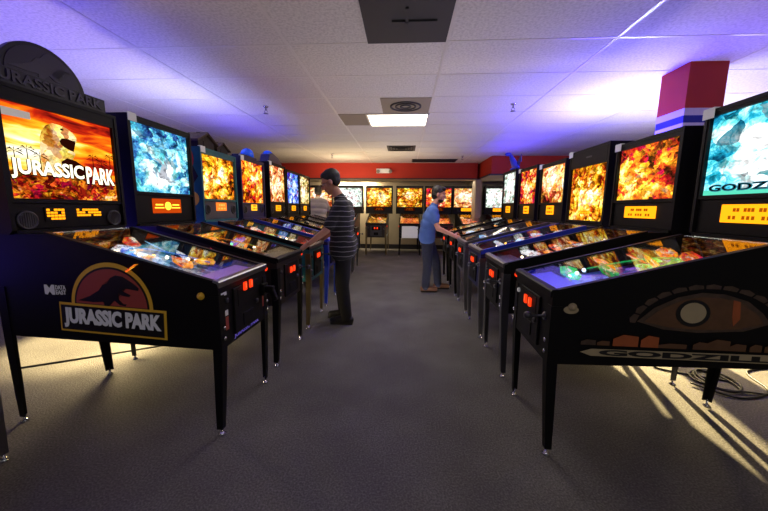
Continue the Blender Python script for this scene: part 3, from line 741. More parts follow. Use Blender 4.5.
# left row -----------------------------------------------------------
(p, rz) = L(1.885)
machine(p, rz, 'black pinball machine with sunset backglass, arched red side badge and arched topper', GL, dict(
    gz=(1.305, 1.80), zt=1.885, dz=1.218, slz=.80, near=2, seed=3, cabkey='cab_arch', cab=[BLACK, YEL_INK, RED_INK, BLACK_INK, WHITE_INK, PUR_INK], side_art=jp_side, front_art=jp_front,
    bg=[SKY, CROWD, HIDE, PALM, INKB, LETTER, pbr('white notice card', hx('#b8b0a8'), .6, emit=(1, .9, .8), es=.3)], bgbuild=jp_glass, bgkey='bg_arch', dispb=jp_disp, dispk='disp_arch', disp=[AMBER, AMBER_DIM, BLACK], spx=.26,
    pf=PF_COOL, apron=LILAC_APRON, plastics=[ORANGE_PL[1], ORANGE_PL[0], COOL_PL[1], COOL_PL[0], COOL_PL[3], ORANGE_PL[2]], ordered=True, npl=11, nb=16,
    bulbs=[BULB_W, BULB_B, BULB_Y, BULB_B, BULB_W, BULB_B, BULB_Y], bar=STEEL, fbtn=YEL_INK, pistol=True, ramp=BLUE_RAMP))
(p, rz) = L(2.685)
machine(p, rz, 'black pinball machine with pale cyan backglass and orange sun display', GL, dict(
    gz=(1.383, 1.90), zt=1.945, dz=1.273, near=2, seed=5, cab=[BROWNCAB], bg=art('pale cyan artwork', [(0, '#0c1a3a'), (.2, '#2a5a9a'), (.4, '#4ab0d0'), (.6, '#9ae0ea'), (.8, '#e8fbff'), (1, '#ffffff')], 31, 1.5, 3.8, (.45, .35, .5, .35), ink=.65, accent=('#102a5a', .6)),
    dispb=cyan_disp, dispk='disp_sun', disp=[emis('bright yellow display', hx('#ffd23a'), 2.2), emis('orange display ground', hx('#d0480c'), 1.)], speakers=False,
    pf=PF_MIX, plastics=[MIX_PL[0], MIX_PL[1], ORANGE_PL[1], MIX_PL[4], MIX_PL[3]], bulbs=[BULB_G, BULB_Y, BULB_W, BULB_R], card=-1, apron=DARK_APRON, leg=BLACK_METAL, ramp=AMB_RAMP))
(p, rz) = L(3.54, 0, 0)
def teal_box(b):
    for sx in (-1, 1):
        M = Matrix(((0, 0, sx, sx*.346), (sx, 0, 0, 1.17), (0, 1, 0, 1.52), (0, 0, 0, 1)))
        b.flat(ell(0, .22, .045, .10, n=14), M, 1); b.flat([(-.07, .1), (.03, .16), (.08, .05), (.0, -.06), (-.08, .0)], M @ Matrix.Translation((0, 0, .0012)), 3); b.flat(ell(.0, -.17, .075, .075, n=18), M, 2)
machine(p, rz, 'teal-sided pinball machine with yellow explosion backglass and two house models on top', GL, dict(
    gz=(1.352, 1.80), zt=1.86, dz=1.272, near=2, seed=7, cab=[TEAL], boxmat=[TEAL, pbr('red cartoon ink', hx('#a02a2a'), .5, emit=hx('#a02a2a'), es=.1), pbr('ochre ink', hx('#c08a2a'), .5, emit=hx('#c08a2a'), es=.1), BLACK_INK], boxart=teal_box, boxkey='box_teal',
    bg=art('yellow explosion artwork', GOLD, 33, 1.8, 4.2, (.45, .55, .5, .4), ink=.7), disp=[emis('orange digits', hx('#ff7a2a'), 1.5), emis('red digits', hx('#ffb050'), 1.5)], spx=.255, dw=.2, spk=GREYCAB,
    pf=PF_WARM, plastics=[RED_PL[1], COOL_PL[3], COOL_PL[2], MIX_PL[0], GREEN_PL[0], RED_PL[0]], leg=GOLD_STEEL, card=-1, bar=STEEL, apron=ORANGE_APRON, ramp=AMB_RAMP))
(p, rz) = L(4.34, 0, 0)
machine(p, rz, 'pinball machine on royal blue legs with red and gold backglass', GL, dict(
    gz=(1.328, 1.857), zt=1.90, dz=1.27, near=1, seed=9, cab=[NAVY], boxmat=[NAVY], bg=art('red gold artwork', FIRE, 35, 1.7, 4.6, (.6, .6, .5, .3)), dw=.16, spk=NAVY, disp=[emis('yellow digits', hx('#ffb82a'), 1.8), AMBER_DIM],
    pf=PF_WARM, plastics=RED_PL+WHITE_PL, leg=ROYAL, bar=ROYAL, rail=ROYAL, card=-1, apron=ORANGE_APRON))
(p, rz) = L(5.20, 0, 0)
machine(p, rz, 'black pinball machine with pale gold backglass and dark dome topper', GL, dict(
    gz=(1.36, 1.91), zt=1.95, dz=1.26, near=1, seed=11, cab=[BLACK], bg=art('pale gold artwork', PALE, 37, 1.6, 5, (.5, .5, .5, .3)), dw=.2, pf=PF_WARM, plastics=WHITE_PL+YEL_PL, leg=DULL_STEEL, card=-1))
(p, rz) = L(5.94, 0, 0)
machine(p, rz, 'pinball machine with blue and white backglass in the left row', GL, dict(
    gz=(1.35, 1.88), zt=1.92, dz=1.26, near=1, seed=13, cab=[BLACK], bg=art('blue white artwork', BLUE, 39, 1.6, 4.5, (.5, .5, .5, .4)), dw=.2, pf=PF_WARM, plastics=WHITE_PL+YEL_PL, leg=DULL_STEEL))
(p, rz) = L(6.64, 0, 0)
machine(p, rz, 'farthest pinball machine of the left row, with white and yellow backglass', GL, dict(
    gz=(1.35, 1.88), zt=1.92, dz=1.26, near=1, seed=15, cab=[BLACK], bg=art('white yellow artwork', [(0, '#0c0806'), (.3, '#5a4a1c'), (.5, '#e0c060'), (.7, '#fff4c0'), (1, '#ffffff')], 41, 1.5, 5, (.5, .45, .5, .35)), dw=.18, pf=PF_WARM, plastics=WHITE_PL, leg=DULL_STEEL))
machine((-1.95, 1.07), R(90), 'pinball machine on silver legs cut off by the edge, behind the arched-badge machine', GL, dict(
    near=1, seed=17, cab=[pbr('blue white flecked side art', hx('#6a6a84'), .5, noise=.9, nscale=14)], bg=art('amber artwork', FIRE, 43, 1.2, 4, (.5, .5, .5, .2)), pf=PF_WARM, plastics=WHITE_PL, leg=STEEL, bar=STEEL, start=BULB_W))

# right row ----------------------------------------------------------
(p, rz) = Rr(1.865, -.002, -1.9)
machine(p, rz, 'black pinball machine with cyan storm backglass and reptile eye side art', GR, dict(
    gz=(1.36, 1.82), zt=1.86, dz=1.255, dh=.1, near=2, seed=21, cabkey='cab_eye', cab=[BLACK, EYE_INK, RUST_INK, BLACK_INK, RUST_INK, TAN_INK, DIM_INK], side_art=god_side,
    bg=[GCYAN, GSTEEL, GGREEN, INKB], bgbuild=god_glass, bgkey='bg_storm', dw=.32, speakers=False,
    pf=PF_VIOLET, apron=VIOLET_LIT_APRON, plastics=[GREEN_PL[0], GREEN_PL[1], ORANGE_PL[0], ORANGE_PL[1], ORANGE_PL[2], RED_PL[0], ORANGE_PL[0]], ordered=True, npl=10, nb=16,
    bulbs=[BULB_B, BULB_G, BULB_W, BULB_G, BULB_W], ramp=GREEN_RAMP, start=WHITE_CARD, fbtn=TAN_INK, card=-1))
(p, rz) = Rr(2.66, 0, -1)
machine(p, rz, 'black pinball machine with orange desert backglass and amber display', GR, dict(
    gz=(1.352, 1.76), zt=1.81, dz=1.255, near=2, seed=23, cab=[BLACK], bg=art('orange desert artwork', [(0, '#160803'), (.2, '#5a2a10'), (.4, '#d0481a'), (.58, '#f08a20'), (.75, '#ffd03a'), (1, '#fff6b0')], 51, 1.7, 4, (.25, .25, .6, .35), ink=.6), dw=.34, speakers=False,
    pf=PF_COOL, apron=pbr('slate apron', hx('#5a5a78'), .3, emit=hx('#5a5a9a'), es=.2), plastics=[COOL_PL[3], RED_PL[1], ORANGE_PL[0], ORANGE_PL[2]], bar=STEEL, rail=BLACK_METAL, leg=DULL_STEEL, card=-1))
(p, rz) = Rr(3.42, 0, 0)
machine(p, rz, 'pinball machine with full-height golden backglass under a dark marquee', GR, dict(
    gz=(1.165, 1.70), zt=1.872, near=1, seed=25, cab=[NAVY], tall=True, bg=art('golden crowd artwork', GOLD, 53, 1.7, 5, (.5, .5, .55, .3), ink=.6),
    pf=PF_COOL, plastics=[COOL_PL[1], ORANGE_PL[0], COOL_PL[0], RED_PL[1]], bar=STEEL, rail=ROYAL, leg=STEEL, card=-1))
(p, rz) = Rr(4.20, 0, 0)
machine(p, rz, 'pinball machine with pale orange and white backglass in the right row', GR, dict(
    gz=(1.357, 1.80), zt=1.845, dz=1.265, dh=.11, near=1, seed=27, cab=[GREYCAB], bg=art('pale orange artwork', PALE, 55, 1.6, 3.6, (.5, .75, .5, .35), ink=.5), dw=.2, speakers=False, pf=PF_COOL, plastics=COOL_PL+YEL_PL, bar=STEEL, rail=DULL_STEEL, leg=STEEL, card=-1))
(p, rz) = Rr(5.0, 0, 0)
machine(p, rz, 'pinball machine with red orange backglass being played by the blue-shirted man', GR, dict(
    gz=(1.357, 1.84), zt=1.88, dz=1.265, dh=.11, near=1, seed=29, cab=[BLACK], bg=art('red orange artwork', REDG, 57, 1.6, 5, (.5, .5, .5, .3)), dw=.2, speakers=False, pf=PF_WARM, plastics=COOL_PL+YEL_PL, bar=STEEL, leg=BLACK_METAL, card=-1))
(p, rz) = Rr(5.86, 0, 0)
machine(p, rz, 'pinball machine with white backglass and a blue dragon topper', GR, dict(
    gz=(1.38, 1.885), zt=1.925, dz=1.27, dh=.11, near=1, seed=31, cab=[BLACK], bg=art('white artwork', WHITEG, 59, 1.5, 4, (.5, .5, .5, .35), ink=.6), dw=.22, speakers=False, pf=PF_WARM, plastics=YEL_PL+WHITE_PL, bar=STEEL, leg=BLACK_METAL))

# back wall ----------------------------------------------------------
BK = [(-2.52, 'back-wall pinball machine in front of the man in the white shirt', PALE, 61, DULL_STEEL, YEL_PL, [BLACK]),
      (-1.62, 'back-wall pinball machine with white and green backglass, behind the striped-shirt player', WHITEG, 63, DULL_STEEL, RED_PL, [MAROON]),
      (-.74, 'back-wall pinball machine on silver legs with yellow backglass', GOLD, 65, GOLD_STEEL, ORANGE_PL, [BROWNCAB]),
      (.155, 'back-wall pinball machine with speckled gold backglass and a white paper notice on its front', GOLD, 67, BLACK_METAL, RED_PL, [BLACK]),
      (1.0, 'back-wall pinball machine with red backglass, partly behind the blue-shirted man', REDG, 69, BLACK_METAL, RED_PL, [MAROON]),
      (1.81, 'back-wall pinball machine with white and gold backglass beside the partition', PALE, 71, BLACK_METAL, RED_PL, [BLACK]),
      (2.72, 'pinball machine with pale mint and orange backglass right of the partition', WHITEG, 73, BLACK_METAL, RED_PL, [MAROON])]
for x, lab, pal, sd, lg, pl, cb in BK:
    ink = .95 if sd in (63, 67) else .75
    machine((x, 8.62), R(0), lab, GB, dict(near=0, gw=.36, gz=(1.32, 1.86), zt=1.93, seed=sd, cab=cb, bg=art('back wall artwork '+str(sd), pal, sd, 1.5, 4.5, (.5, .55, .55, .35), ink=ink), dw=.3, speakers=False,
        disp=[AMBER if sd in (71, 73) else emis('dim red glass', hx('#4a0c04'), .6), AMBER_DIM], pf=PF_WARM if sd in (61, 65) else art('red playfield '+str(sd), [(0, '#2a0804'), (.4, '#b83a14'), (.6, '#ff7a28'), (1, '#ffe0a0')], sd+1, .9, 6, (.5, .5, .6, .1), flat=True, diffuse=True),
        plastics=pl, leg=lg, apron=WHITE_CARD if sd == 63 else DARK_APRON, door=DULL_STEEL if sd == 65 else BLACK_METAL))
o = part('paper_notice', None, WHITE_CARD, lambda b: b.prism([(-.21, .50), (.21, .50), (.215, .80), (.1, .815), (-.205, .81)], -.004, 0, 'y'), loc=(.155, 8.578, 0))
tag(o, 'white paper notice hanging on the front of a back-wall pinball machine', 'notice')

# toppers ------------------------------------------------------------
def at_machine(y, dx, a, q):   # machine frame (row left) to world
    th = R(90+a); c, s = math.cos(th), math.sin(th)
    return (LX+dx+c*q[0]-s*q[1], y+s*q[0]+c*q[1], q[2])
TOPB = pbr('black moulded topper', hx('#17151c'), .45); TOPG = pbr('dark grey relief', hx('#3c3848'), .45); TOPP = pbr('dark violet relief', hx('#2a2538'), .45)
t = thing('topper_sign', 'black arched topper sign standing on the sunset pinball machine', 'topper', at_machine(1.885, 0, -1.2, (0, 1.12, 1.886)), R(88.8), 'toppers standing on pinball machines')
part('sign_board', t, [TOPB, TOPP, TOPB, TOPB, TOPG], lambda b: (b.prism(ell(-.03, .06, .235, .225, 0, PI), 0, .03, 'y', 0, .003), b.prism([(-.33, 0), (.33, 0), (.33, .10), (-.33, .10)], -.008, .03, 'y', 0, .003)))
part('emblem_relief', t, [TOPG, TOPP], lambda b: (b.flat(ell(-.03, .10, .195, .165, 0, PI), front_M(0, -.0012, 0), 1, .003), b.flat([(p[0]*.19-.03, .10+p[1]*.165) for p in REPTILE], front_M(0, -.0045, 0), 0, .003)))
part('lettering', t, TOPG, lambda b: b.text('JURASSIC PARK', front_M(0, -.012, .05), 1, 0, .03, width=.6, height=.075, depth=.006))
part('base_strip', t, pbr('violet lit strip', hx('#3a2f86'), .4, emit=hx('#3a2fa0'), es=.25), lambda b: b.box((.03, -.012, .006), (.56, .01, .012)))
WOOD = pbr('weathered brown roof', hx('#5a4a3a'), .8, noise=.4, nscale=30, bump=.3); STONE = pbr('brown model wall', hx('#3f342b'), .8, noise=.4, nscale=30)
for i, (dx, s, lab) in enumerate(((-.17, 1.15, 'larger brown model house on the teal-sided pinball machine'), (.16, .9, 'smaller brown model house on the teal-sided pinball machine'))):
    t = thing('model_house', lab, 'topper', at_machine(3.54, 0, 0, (dx, 1.17, 1.861)), R(90), 'model houses on the teal-sided machine'); t.scale = (s, s, s)
    part('house_wall', t, STONE, lambda b: (b.prism([(-.12, 0), (.12, 0), (.12, .06), (0, .12), (-.12, .06)], -.07, .07, 'y'), b.box((-.03, -.072, .03), (.04, .006, .06), 0)), 'mh_w')
    part('roof', t, WOOD, lambda b: [b.box((sx*.075, 0, .095), (.19, .19, .018), 0, rot=(0, sx*R(27), 0), bevel=.003) for sx in (-1, 1)], 'mh_r')
    part('chimney', t, STONE, lambda b: b.box((.06, .03, .12), (.035, .035, .08), bevel=.003), 'mh_c')
CLEARBLUE = pbr('blue dome plastic', hx('#2458d8'), .2, emit=hx('#2a5cf0'), es=.25)
t = thing('beacon_topper', 'blue dome topper on the royal blue legged pinball machine', 'topper', at_machine(4.34, 0, 0, (.06, 1.16, 1.901)), R(90), 'dome toppers in the left row')
part('base_plate', t, NAVY, lambda b: b.box((-.07, 0, .02), (.42, .14, .04), bevel=.008))
part('dome', t, CLEARBLUE, lambda b: b.lathe([(.085, .035), (.085, .08), (.07, .12), (.04, .145), (.003, .155)], n=20))
t = thing('beacon_topper', 'dark navy hood topper with a blue cap on the pale gold pinball machine', 'topper', at_machine(5.20, 0, 0, (0, 1.16, 1.951)), R(90), 'dome toppers in the left row')
part('hood', t, pbr('dark navy plastic', hx('#1b2350'), .35), lambda b: b.prism([(-.28, 0), (.28, 0), (.26, .06), (.12, .12), (-.1, .16), (-.22, .12)], -.07, .07, 'y', 0, .012))
part('cap', t, CLEARBLUE, lambda b: b.ball((-.12, -.0, .14), (.08, .07, .05)))
DRAG = pbr('blue painted figure', hx('#2030b0'), .35, emit=hx('#2030c0'), es=.15)
t = thing('dragon_topper', 'blue winged dragon figure on the white-backglass pinball machine', 'topper', (RX+1.14, 5.86, 1.926), R(-90), 'toppers standing on pinball machines')
part('body', t, DRAG, lambda b: (b.tube([(.22, 0, .03), (.12, 0, .05), (0, 0, .10), (-.08, -.02, .2), (-.1, -.05, .28)], [.015, .035, .06, .045, .03]), b.ball((-.1, -.09, .29), (.03, .06, .032)), b.ball((.0, 0, .03), (.12, .07, .03))))
for sx in (-1, 1): part('wing', t, pbr('dark blue wing', hx('#161a66'), .4), lambda b, sx=sx: b.prism([(0, .1), (.22*sx, .25), (.25*sx, .12), (.17*sx, .13), (.15*sx, .04), (.07*sx, .08)], .02, .03, 'y'), rot=(0, 0, 0))

# cables on the floor ------------------------------------------------
CABLE = pbr('black cable', hx('#0e0d0e'), .5)
def spline(pts, n=10):
    P = [Vector(p) for p in pts]; P = [P[0]]+P+[P[-1]]; r = []
    for i in range(1, len(P)-2):
        for k in range(n):
            t = k/n; a, b_, c, d = P[i-1:i+3]
            r.append(.5*((2*b_)+(-a+c)*t+(2*a-5*b_+4*c-d)*t*t+(-a+3*b_-3*c+d)*t**3))
    r.append(P[-2]); return r
def cable(lab, pts, grp=None):
    o = part('power_cable', None, CABLE, lambda b: b.tube(spline(pts), .007, n=6)); tag(o, lab, 'cable', grp)
coil = [(2.35+.12*math.cos(a)*(1+.2*math.sin(a*.7)), 2.42+.16*math.sin(a*1.02), .008+.004*k/10) for k, a in enumerate([i*.5 for i in range(34)])]
cable('black power cable lying in loose coils behind the reptile-eye machine', [(2.05, 2.62, .008), (2.15, 2.55, .008)]+coil+[(2.55, 2.25, .008), (2.9, 2.1, .008)], 'cables on the floor')
cable('black power cable curving out from behind the loose coils', [(2.12, 2.36, .02), (2.3, 2.2, .008), (2.6, 2.3, .008), (2.75, 2.6, .008), (3.2, 2.7, .008)], 'cables on the floor')
cable('long thin black cable stretched over the lit floor under the arched-badge machine', [(-3.0, 2.2, .008), (-2.5, 2.5, .008), (-2.1, 2.75, .008), (-1.75, 2.85, .008)], 'cables on the floor')
cable('wavy black cable under the rear of the arched-badge machine', [(-3.1, 2.95, .008), (-2.7, 3.05, .008), (-2.4, 3.0, .008), (-2.15, 3.12, .008), (-1.9, 2.95, .008), (-1.6, 3.0, .008)], 'cables on the floor')

# ------------------------------------------------------------------ people
def bake(name, parent, builder, voxel, mats, pick=None, smooth=3, label=None):
    b = MB(); builder(b); me = b.data(name)
    o = bpy.data.objects.new(name, me); C.objects.link(o)
    m = o.modifiers.new('r', 'REMESH'); m.mode = 'VOXEL'; m.voxel_size = voxel
    s = o.modifiers.new('s', 'SMOOTH'); s.factor = .5; s.iterations = smooth
    dg = bpy.context.evaluated_depsgraph_get(); m2 = bpy.data.meshes.new_from_object(o.evaluated_get(dg)); m2.name = name
    bpy.data.objects.remove(o); bpy.data.meshes.remove(me)
    for x in (mats if isinstance(mats, list) else [mats]): m2.materials.append(x)
    for p in m2.polygons:
        p.use_smooth = True
        if pick: p.material_index = pick(p.center)
    o = bpy.data.objects.new(name, m2); C.objects.link(o); o.parent = parent
    if label: o['label'] = label
    return o
def V(*a): return Vector(a)
def hand(b, wrist, tip, side, curl, r=1.):
    """wrist -> tip direction; side = unit vector across the palm towards the thumb; curl = direction fingers bend to"""
    wrist = V(*wrist); d = (V(*tip)-wrist).normalized(); side = V(*side).normalized(); curl = V(*curl).normalized()
    pe = wrist+d*.085
    for s in (-.028, -.01, .01, .028): b.capsule(wrist+d*.02+side*s*.7, pe+side*s, .014*r, .0125*r, n=10)
    for s, ln in ((.032, .07), (.011, .08), (-.011, .075), (-.032, .06)):
        p0 = pe+side*s; p1 = p0+(d*.85+curl*.35).normalized()*ln*.45; p2 = p1+(d*.5+curl*.85).normalized()*ln*.32; p3 = p2+(d*.1+curl*1.).normalized()*ln*.25
        b.capsule(p0, p1, .0098*r, .0092*r, n=8); b.capsule(p1, p2, .0092*r, .0086*r, n=8); b.capsule(p2, p3, .0086*r, .0075*r, n=8)
    t0 = wrist+d*.03+side*.03; t1 = t0+(side*.8+d*.7).normalized()*.04; t2 = t1+(d*.9+side*.2+curl*.5).normalized()*.035
    b.capsule(t0, t1, .013*r, .011*r, n=8); b.capsule(t1, t2, .011*r, .009*r, n=8)
def head(b, c, fdir, tilt, s=1.):
    """skull, face, ears; returns the head frame: x = face, y = left, z = up"""
    f = V(*fdir).normalized(); lft = V(0, 0, 1).cross(f).normalized(); u = V(0, 0, 1)
    M = Matrix((( f.x, lft.x, 0), (f.y, lft.y, 0), (0, 0, 1))).to_4x4()
    M = Matrix.Translation(c) @ M @ Matrix.Rotation(tilt, 4, 'Y') @ Matrix.Scale(s, 4)
    def P(x, y, z): return M @ V(x, y, z)
    r3 = M.to_3x3().to_4x4()
    b.ball(P(-.015, 0, .035), (.098, .078, .09), mat=r3, n=20, m=14)
    b.ball(P(.02, 0, -.02), (.072, .068, .095), mat=r3, n=20, m=14)
    b.ball(P(.045, 0, -.085), (.036, .038, .032), mat=r3)                    # chin
    b.capsule(P(.085, 0, .012), P(.108, 0, -.028), .011*s, .015*s)             # nose
    b.capsule(P(.07, -.035, .03), P(.07, .035, .03), .018*s)                  # brow
    b.capsule(P(.082, -.018, -.058), P(.082, .018, -.058), .011*s)             # lips
    for y in (-1, 1):
        b.ball(P(-.008, y*.078, .0), (.02, .012, .032), mat=r3); b.ball(P(.05, y*.042, -.015), (.03, .025, .03), mat=r3)
    return M
def body_core(b, J, k=1.):
    """torso, limbs and neck of the naked figure from joint positions"""
    for a, c, r in J['torso']: b.capsule(a, c, r*k)
    b.capsule(J['neck0'], J['neck1'], .058, .052)
    for s in ('L', 'R'):
        b.capsule(J['sh'+s], J['el'+s], .047, .038); b.capsule(J['el'+s], J['wr'+s], .038, .025)
        b.capsule(J['hp'+s], J['kn'+s], .085, .056); b.capsule(J['kn'+s], V(*J['kn'+s]).lerp(V(*J['an'+s]), .35), .055, .056); b.capsule(V(*J['kn'+s]).lerp(V(*J['an'+s]), .35), J['an'+s], .056, .036)
        an = V(*J['an'+s]); td = V(*J['toe']).normalized()
        b.capsule((an.x, an.y, .045), (an.x+td.x*.13, an.y+td.y*.13, .035), .035, .028)
SKIN = pbr('light tan skin', hx('#b98468'), .55, noise=.08, nscale=20); SKIN2 = pbr('warm skin', hx('#c48a70'), .55, noise=.08, nscale=20)
HAIRB = pbr('black hair', hx('#080606'), .6, noise=.4, nscale=90, bump=.4); HAIRD = pbr('dark brown hair', hx('#1c120d'), .55, noise=.4, nscale=90, bump=.4)
DENIM_D = pbr('near black trousers', hx('#0d0c10'), .85, noise=.2, nscale=40); DENIM = pbr('faded blue jeans', hx('#2a2d40'), .85, noise=.3, nscale=30)
SHOE_B = pbr('black leather shoe', hx('#100e0e'), .4); SHOE_T = pbr('tan shoe', hx('#7a5238'), .6); SOLE = pbr('rubber sole', hx('#241f1d'), .7)
STRIPE = stripes_mat(); BLUE_T = pbr('steel blue t-shirt', hx('#4a68a8'), .9, noise=.15, nscale=10); WHITE_T = pbr('white t-shirt', hx('#d6cfc8'), .9, noise=.12, nscale=10)
EYEW = pbr('eye white', hx('#e0dcd8'), .3); IRIS = pbr('dark iris', hx('#140c08'), .2); LIP = pbr('lips', hx('#8a4a42'), .5)

def person(label, loc, J, mats, headspec, hair, shirt_len, sleeve=.72, glasses=False, shirt_k=1.12, name='person'):
    """all joints relative to loc"""
    t = thing(name, label, 'person', loc)
    skin, shirt, pants, shoe, hairm, solem = mats
    st = {}
    def bd(b):
        body_core(b, J, .92); st['M'] = head(b, *headspec)
        for s in ('L', 'R'): hand(b, J['wr'+s], J['ha'+s], J['th'+s], J['cu'+s])
    body = bake('body', t, bd, .0062, skin)
    M = st['M']
    def P(x, y, z): return M @ V(x, y, z)
    r3 = M.to_3x3().to_4x4()
    for y in (-1, 1):
        e = part('eye', body, [EYEW, IRIS], lambda b, y=y: (b.ball(P(.079, y*.03, .008), (.011, .014, .008), mat=r3), b.ball(P(.0885, y*.03, .008), (.003, .006, .006), 1, mat=r3)))
        part('eyebrow', body, hairm, lambda b, y=y: b.capsule(P(.091, y*.016, .034), P(.084, y*.046, .032), .0045, .003, n=6))
    part('mouth', body, LIP, lambda b: b.capsule(P(.0925, -.02, -.058), P(.0925, .02, -.058), .004, .004, n=6))
    # hair
    def hr(b):
        for q, rr in hair: b.ball(P(*q), rr, mat=r3, n=16, m=12)
    bake('hair', t, hr, .008, hairm, smooth=2)
    # shirt
    def sh(b):
        for a, c, r in J['torso'][:shirt_len]: b.capsule(a, c, r*shirt_k)
        for a, c, r in J.get('hem', []): b.capsule(a, c, r)
        for s in ('L', 'R'):
            A = V(*J['sh'+s]); E_ = A.lerp(V(*J['el'+s]), sleeve)
            b.capsule(A, E_, .064, .060)
        b.capsule(J['neck0'], V(*J['neck0']).lerp(V(*J['neck1']), .32), .070, .064)
    bake('shirt', t, sh, .011, shirt)
    def tr(b):
        for a, c, r in J['torso'][-2:]: b.capsule(a, c, r*1.06)
        for s in ('L', 'R'):
            b.capsule(J['hp'+s], J['kn'+s], .094, .072); an = V(*J['an'+s]); b.capsule(J['kn'+s], (an.x, an.y, max(an.z-.02, .07)), .072, .062)
    bake('trousers', t, tr, .012, pants)
    td = V(*J['toe']).normalized()
    for s in ('L', 'R'):
        an = V(*J['an'+s])
        def fo(b, an=an):
            b.capsule((an.x-td.x*.035, an.y-td.y*.035, .05), (an.x+td.x*.06, an.y+td.y*.06, .052), .046, .044)
            b.capsule((an.x+td.x*.06, an.y+td.y*.06, .05), (an.x+td.x*.155, an.y+td.y*.155, .04), .044, .036); b.capsule(an, (an.x, an.y, .05), .05, .05)
            b.box((an.x+td.x*.055, an.y+td.y*.055, .012), (.25 if abs(td.x) > .5 else .085, .085 if abs(td.x) > .5 else .25, .024))
        bake('shoe', t, fo, .008, [shoe, solem], pick=lambda c: 1 if c.z < .022 else 0)
    if glasses:
        gm = pbr('black spectacle frame', hx('#0c0c0e'), .3)
        def gl(b):
            for y in (-1, 1):
                b.tube([P(.1, y*.031+.022*math.cos(a), .008+.016*math.sin(a)) for a in [2*PI*k/14 for k in range(15)]], .0022, n=6)
                b.tube([P(.098, y*.054, .012), P(.05, y*.076, .012), P(-.005, y*.081, .01)], .002, n=6)
            b.tube([P(.102, -.009, .012), P(.102, .009, .012)], .002, n=6)
        part('glasses', t, gm, gl)
    return t

# striped-shirt player (facing -x, hands on the front corners of the teal machine)
def rel(lo, d): return {k: (v if k in ('toe', 'thL', 'thR', 'cuL', 'cuR') else ([(V(*a)-V(*lo), V(*c)-V(*lo), r) for a, c, r in v] if k in ('torso', 'hem') else V(*v)-V(*lo))) for k, v in d.items()}
lo = (-.66, 3.52, 0)
J1 = dict(torso=[((-.655, 3.37, 1.285), (-.655, 3.67, 1.285), .075), ((-.67, 3.39, 1.20), (-.67, 3.65, 1.20), .108), ((-.675, 3.41, 1.08), (-.675, 3.63, 1.08), .112), ((-.665, 3.42, .96), (-.665, 3.62, .96), .108), ((-.655, 3.43, .86), (-.655, 3.61, .86), .115), ((-.655, 3.44, .79), (-.655, 3.60, .79), .108)],
          hem=[((-.655, 3.41, .885), (-.655, 3.63, .885), .138), ((-.655, 3.42, .83), (-.655, 3.62, .83), .14)],
          neck0=(-.675, 3.52, 1.335), neck1=(-.745, 3.52, 1.455), shL=(-.65, 3.335, 1.285), shR=(-.66, 3.705, 1.285), elL=(-.79, 3.27, 1.04), elR=(-.80, 3.78, 1.04), wrL=(-.945, 3.20, .915), wrR=(-.945, 3.835, .915),
          haL=(-1.03, 3.185, .855), haR=(-1.03, 3.85, .855), thL=(0.2, .5, .8), thR=(.2, -.5, .8), cuL=(-.3, .9, -.3), cuR=(-.3, -.9, -.3),
          hpL=(-.645, 3.43, .80), hpR=(-.67, 3.61, .80), knL=(-.655, 3.42, .43), knR=(-.715, 3.62, .43), anL=(-.615, 3.42, .085), anR=(-.685, 3.63, .085), toe=(-1, 0, 0))
lo1 = V(*lo)
person('young man in dark striped polo and glasses, leaning over the teal-sided machine', lo, rel(lo, J1), (SKIN, STRIPE, DENIM_D, SHOE_B, HAIRB, SOLE),
       (V(-.795, 3.52, 1.535)-lo1, (-1, -.12, 0), R(24), 1.0),
       [((-.03, 0, .055), (.102, .087, .092)), ((-.05, 0, .012), (.066, .081, .074)), ((.015, 0, .092), (.062, .072, .04))], 5, .78, True)
# blue-shirt player (facing +x)
lo = (.44, 5.05, 0)
J2 = dict(torso=[((.425, 4.88, 1.225), (.425, 5.16, 1.225), .08), ((.41, 4.90, 1.14), (.41, 5.14, 1.14), .112), ((.375, 4.91, 1.03), (.375, 5.13, 1.03), .108), ((.36, 4.92, .93), (.36, 5.12, .93), .106), ((.355, 4.93, .85), (.355, 5.11, .85), .112), ((.36, 4.94, .79), (.36, 5.10, .79), .106)],
          hem=[((.355, 4.92, .84), (.355, 5.12, .84), .125)],
          neck0=(.44, 5.02, 1.28), neck1=(.49, 5.02, 1.39), shL=(.41, 5.19, 1.225), shR=(.41, 4.85, 1.225), elL=(.50, 5.25, .985), elR=(.50, 4.77, .985), wrL=(.715, 5.31, .895), wrR=(.715, 4.69, .895),
          haL=(.80, 5.325, .855), haR=(.80, 4.675, .855), thL=(-.2, -.5, .8), thR=(-.2, .5, .8), cuL=(.3, -.9, -.3), cuR=(.3, .9, -.3),
          hpL=(.375, 5.11, .80), hpR=(.355, 4.93, .80), knL=(.52, 5.12, .43), knR=(.37, 4.92, .42), anL=(.56, 5.14, .085), anR=(.345, 4.92, .085), toe=(1, 0, 0))
lo2 = V(*lo)
person('man in blue t-shirt and jeans leaning on a machine in the right row', lo, rel(lo, J2), (SKIN2, BLUE_T, DENIM, SHOE_T, HAIRD, SOLE),
       (V(.485, 5.02, 1.478), (1, -.25, 0), R(8), .98) if False else (V(.525, 5.02, 1.475)-lo2, (1, -.25, 0), R(10), .98),
       [((-.03, 0, .058), (.104, .089, .092)), ((-.055, 0, .0), (.07, .086, .085)), ((.03, 0, .105), (.06, .065, .035)), ((.03, 0, -.075), (.055, .062, .045))], 5, .55)
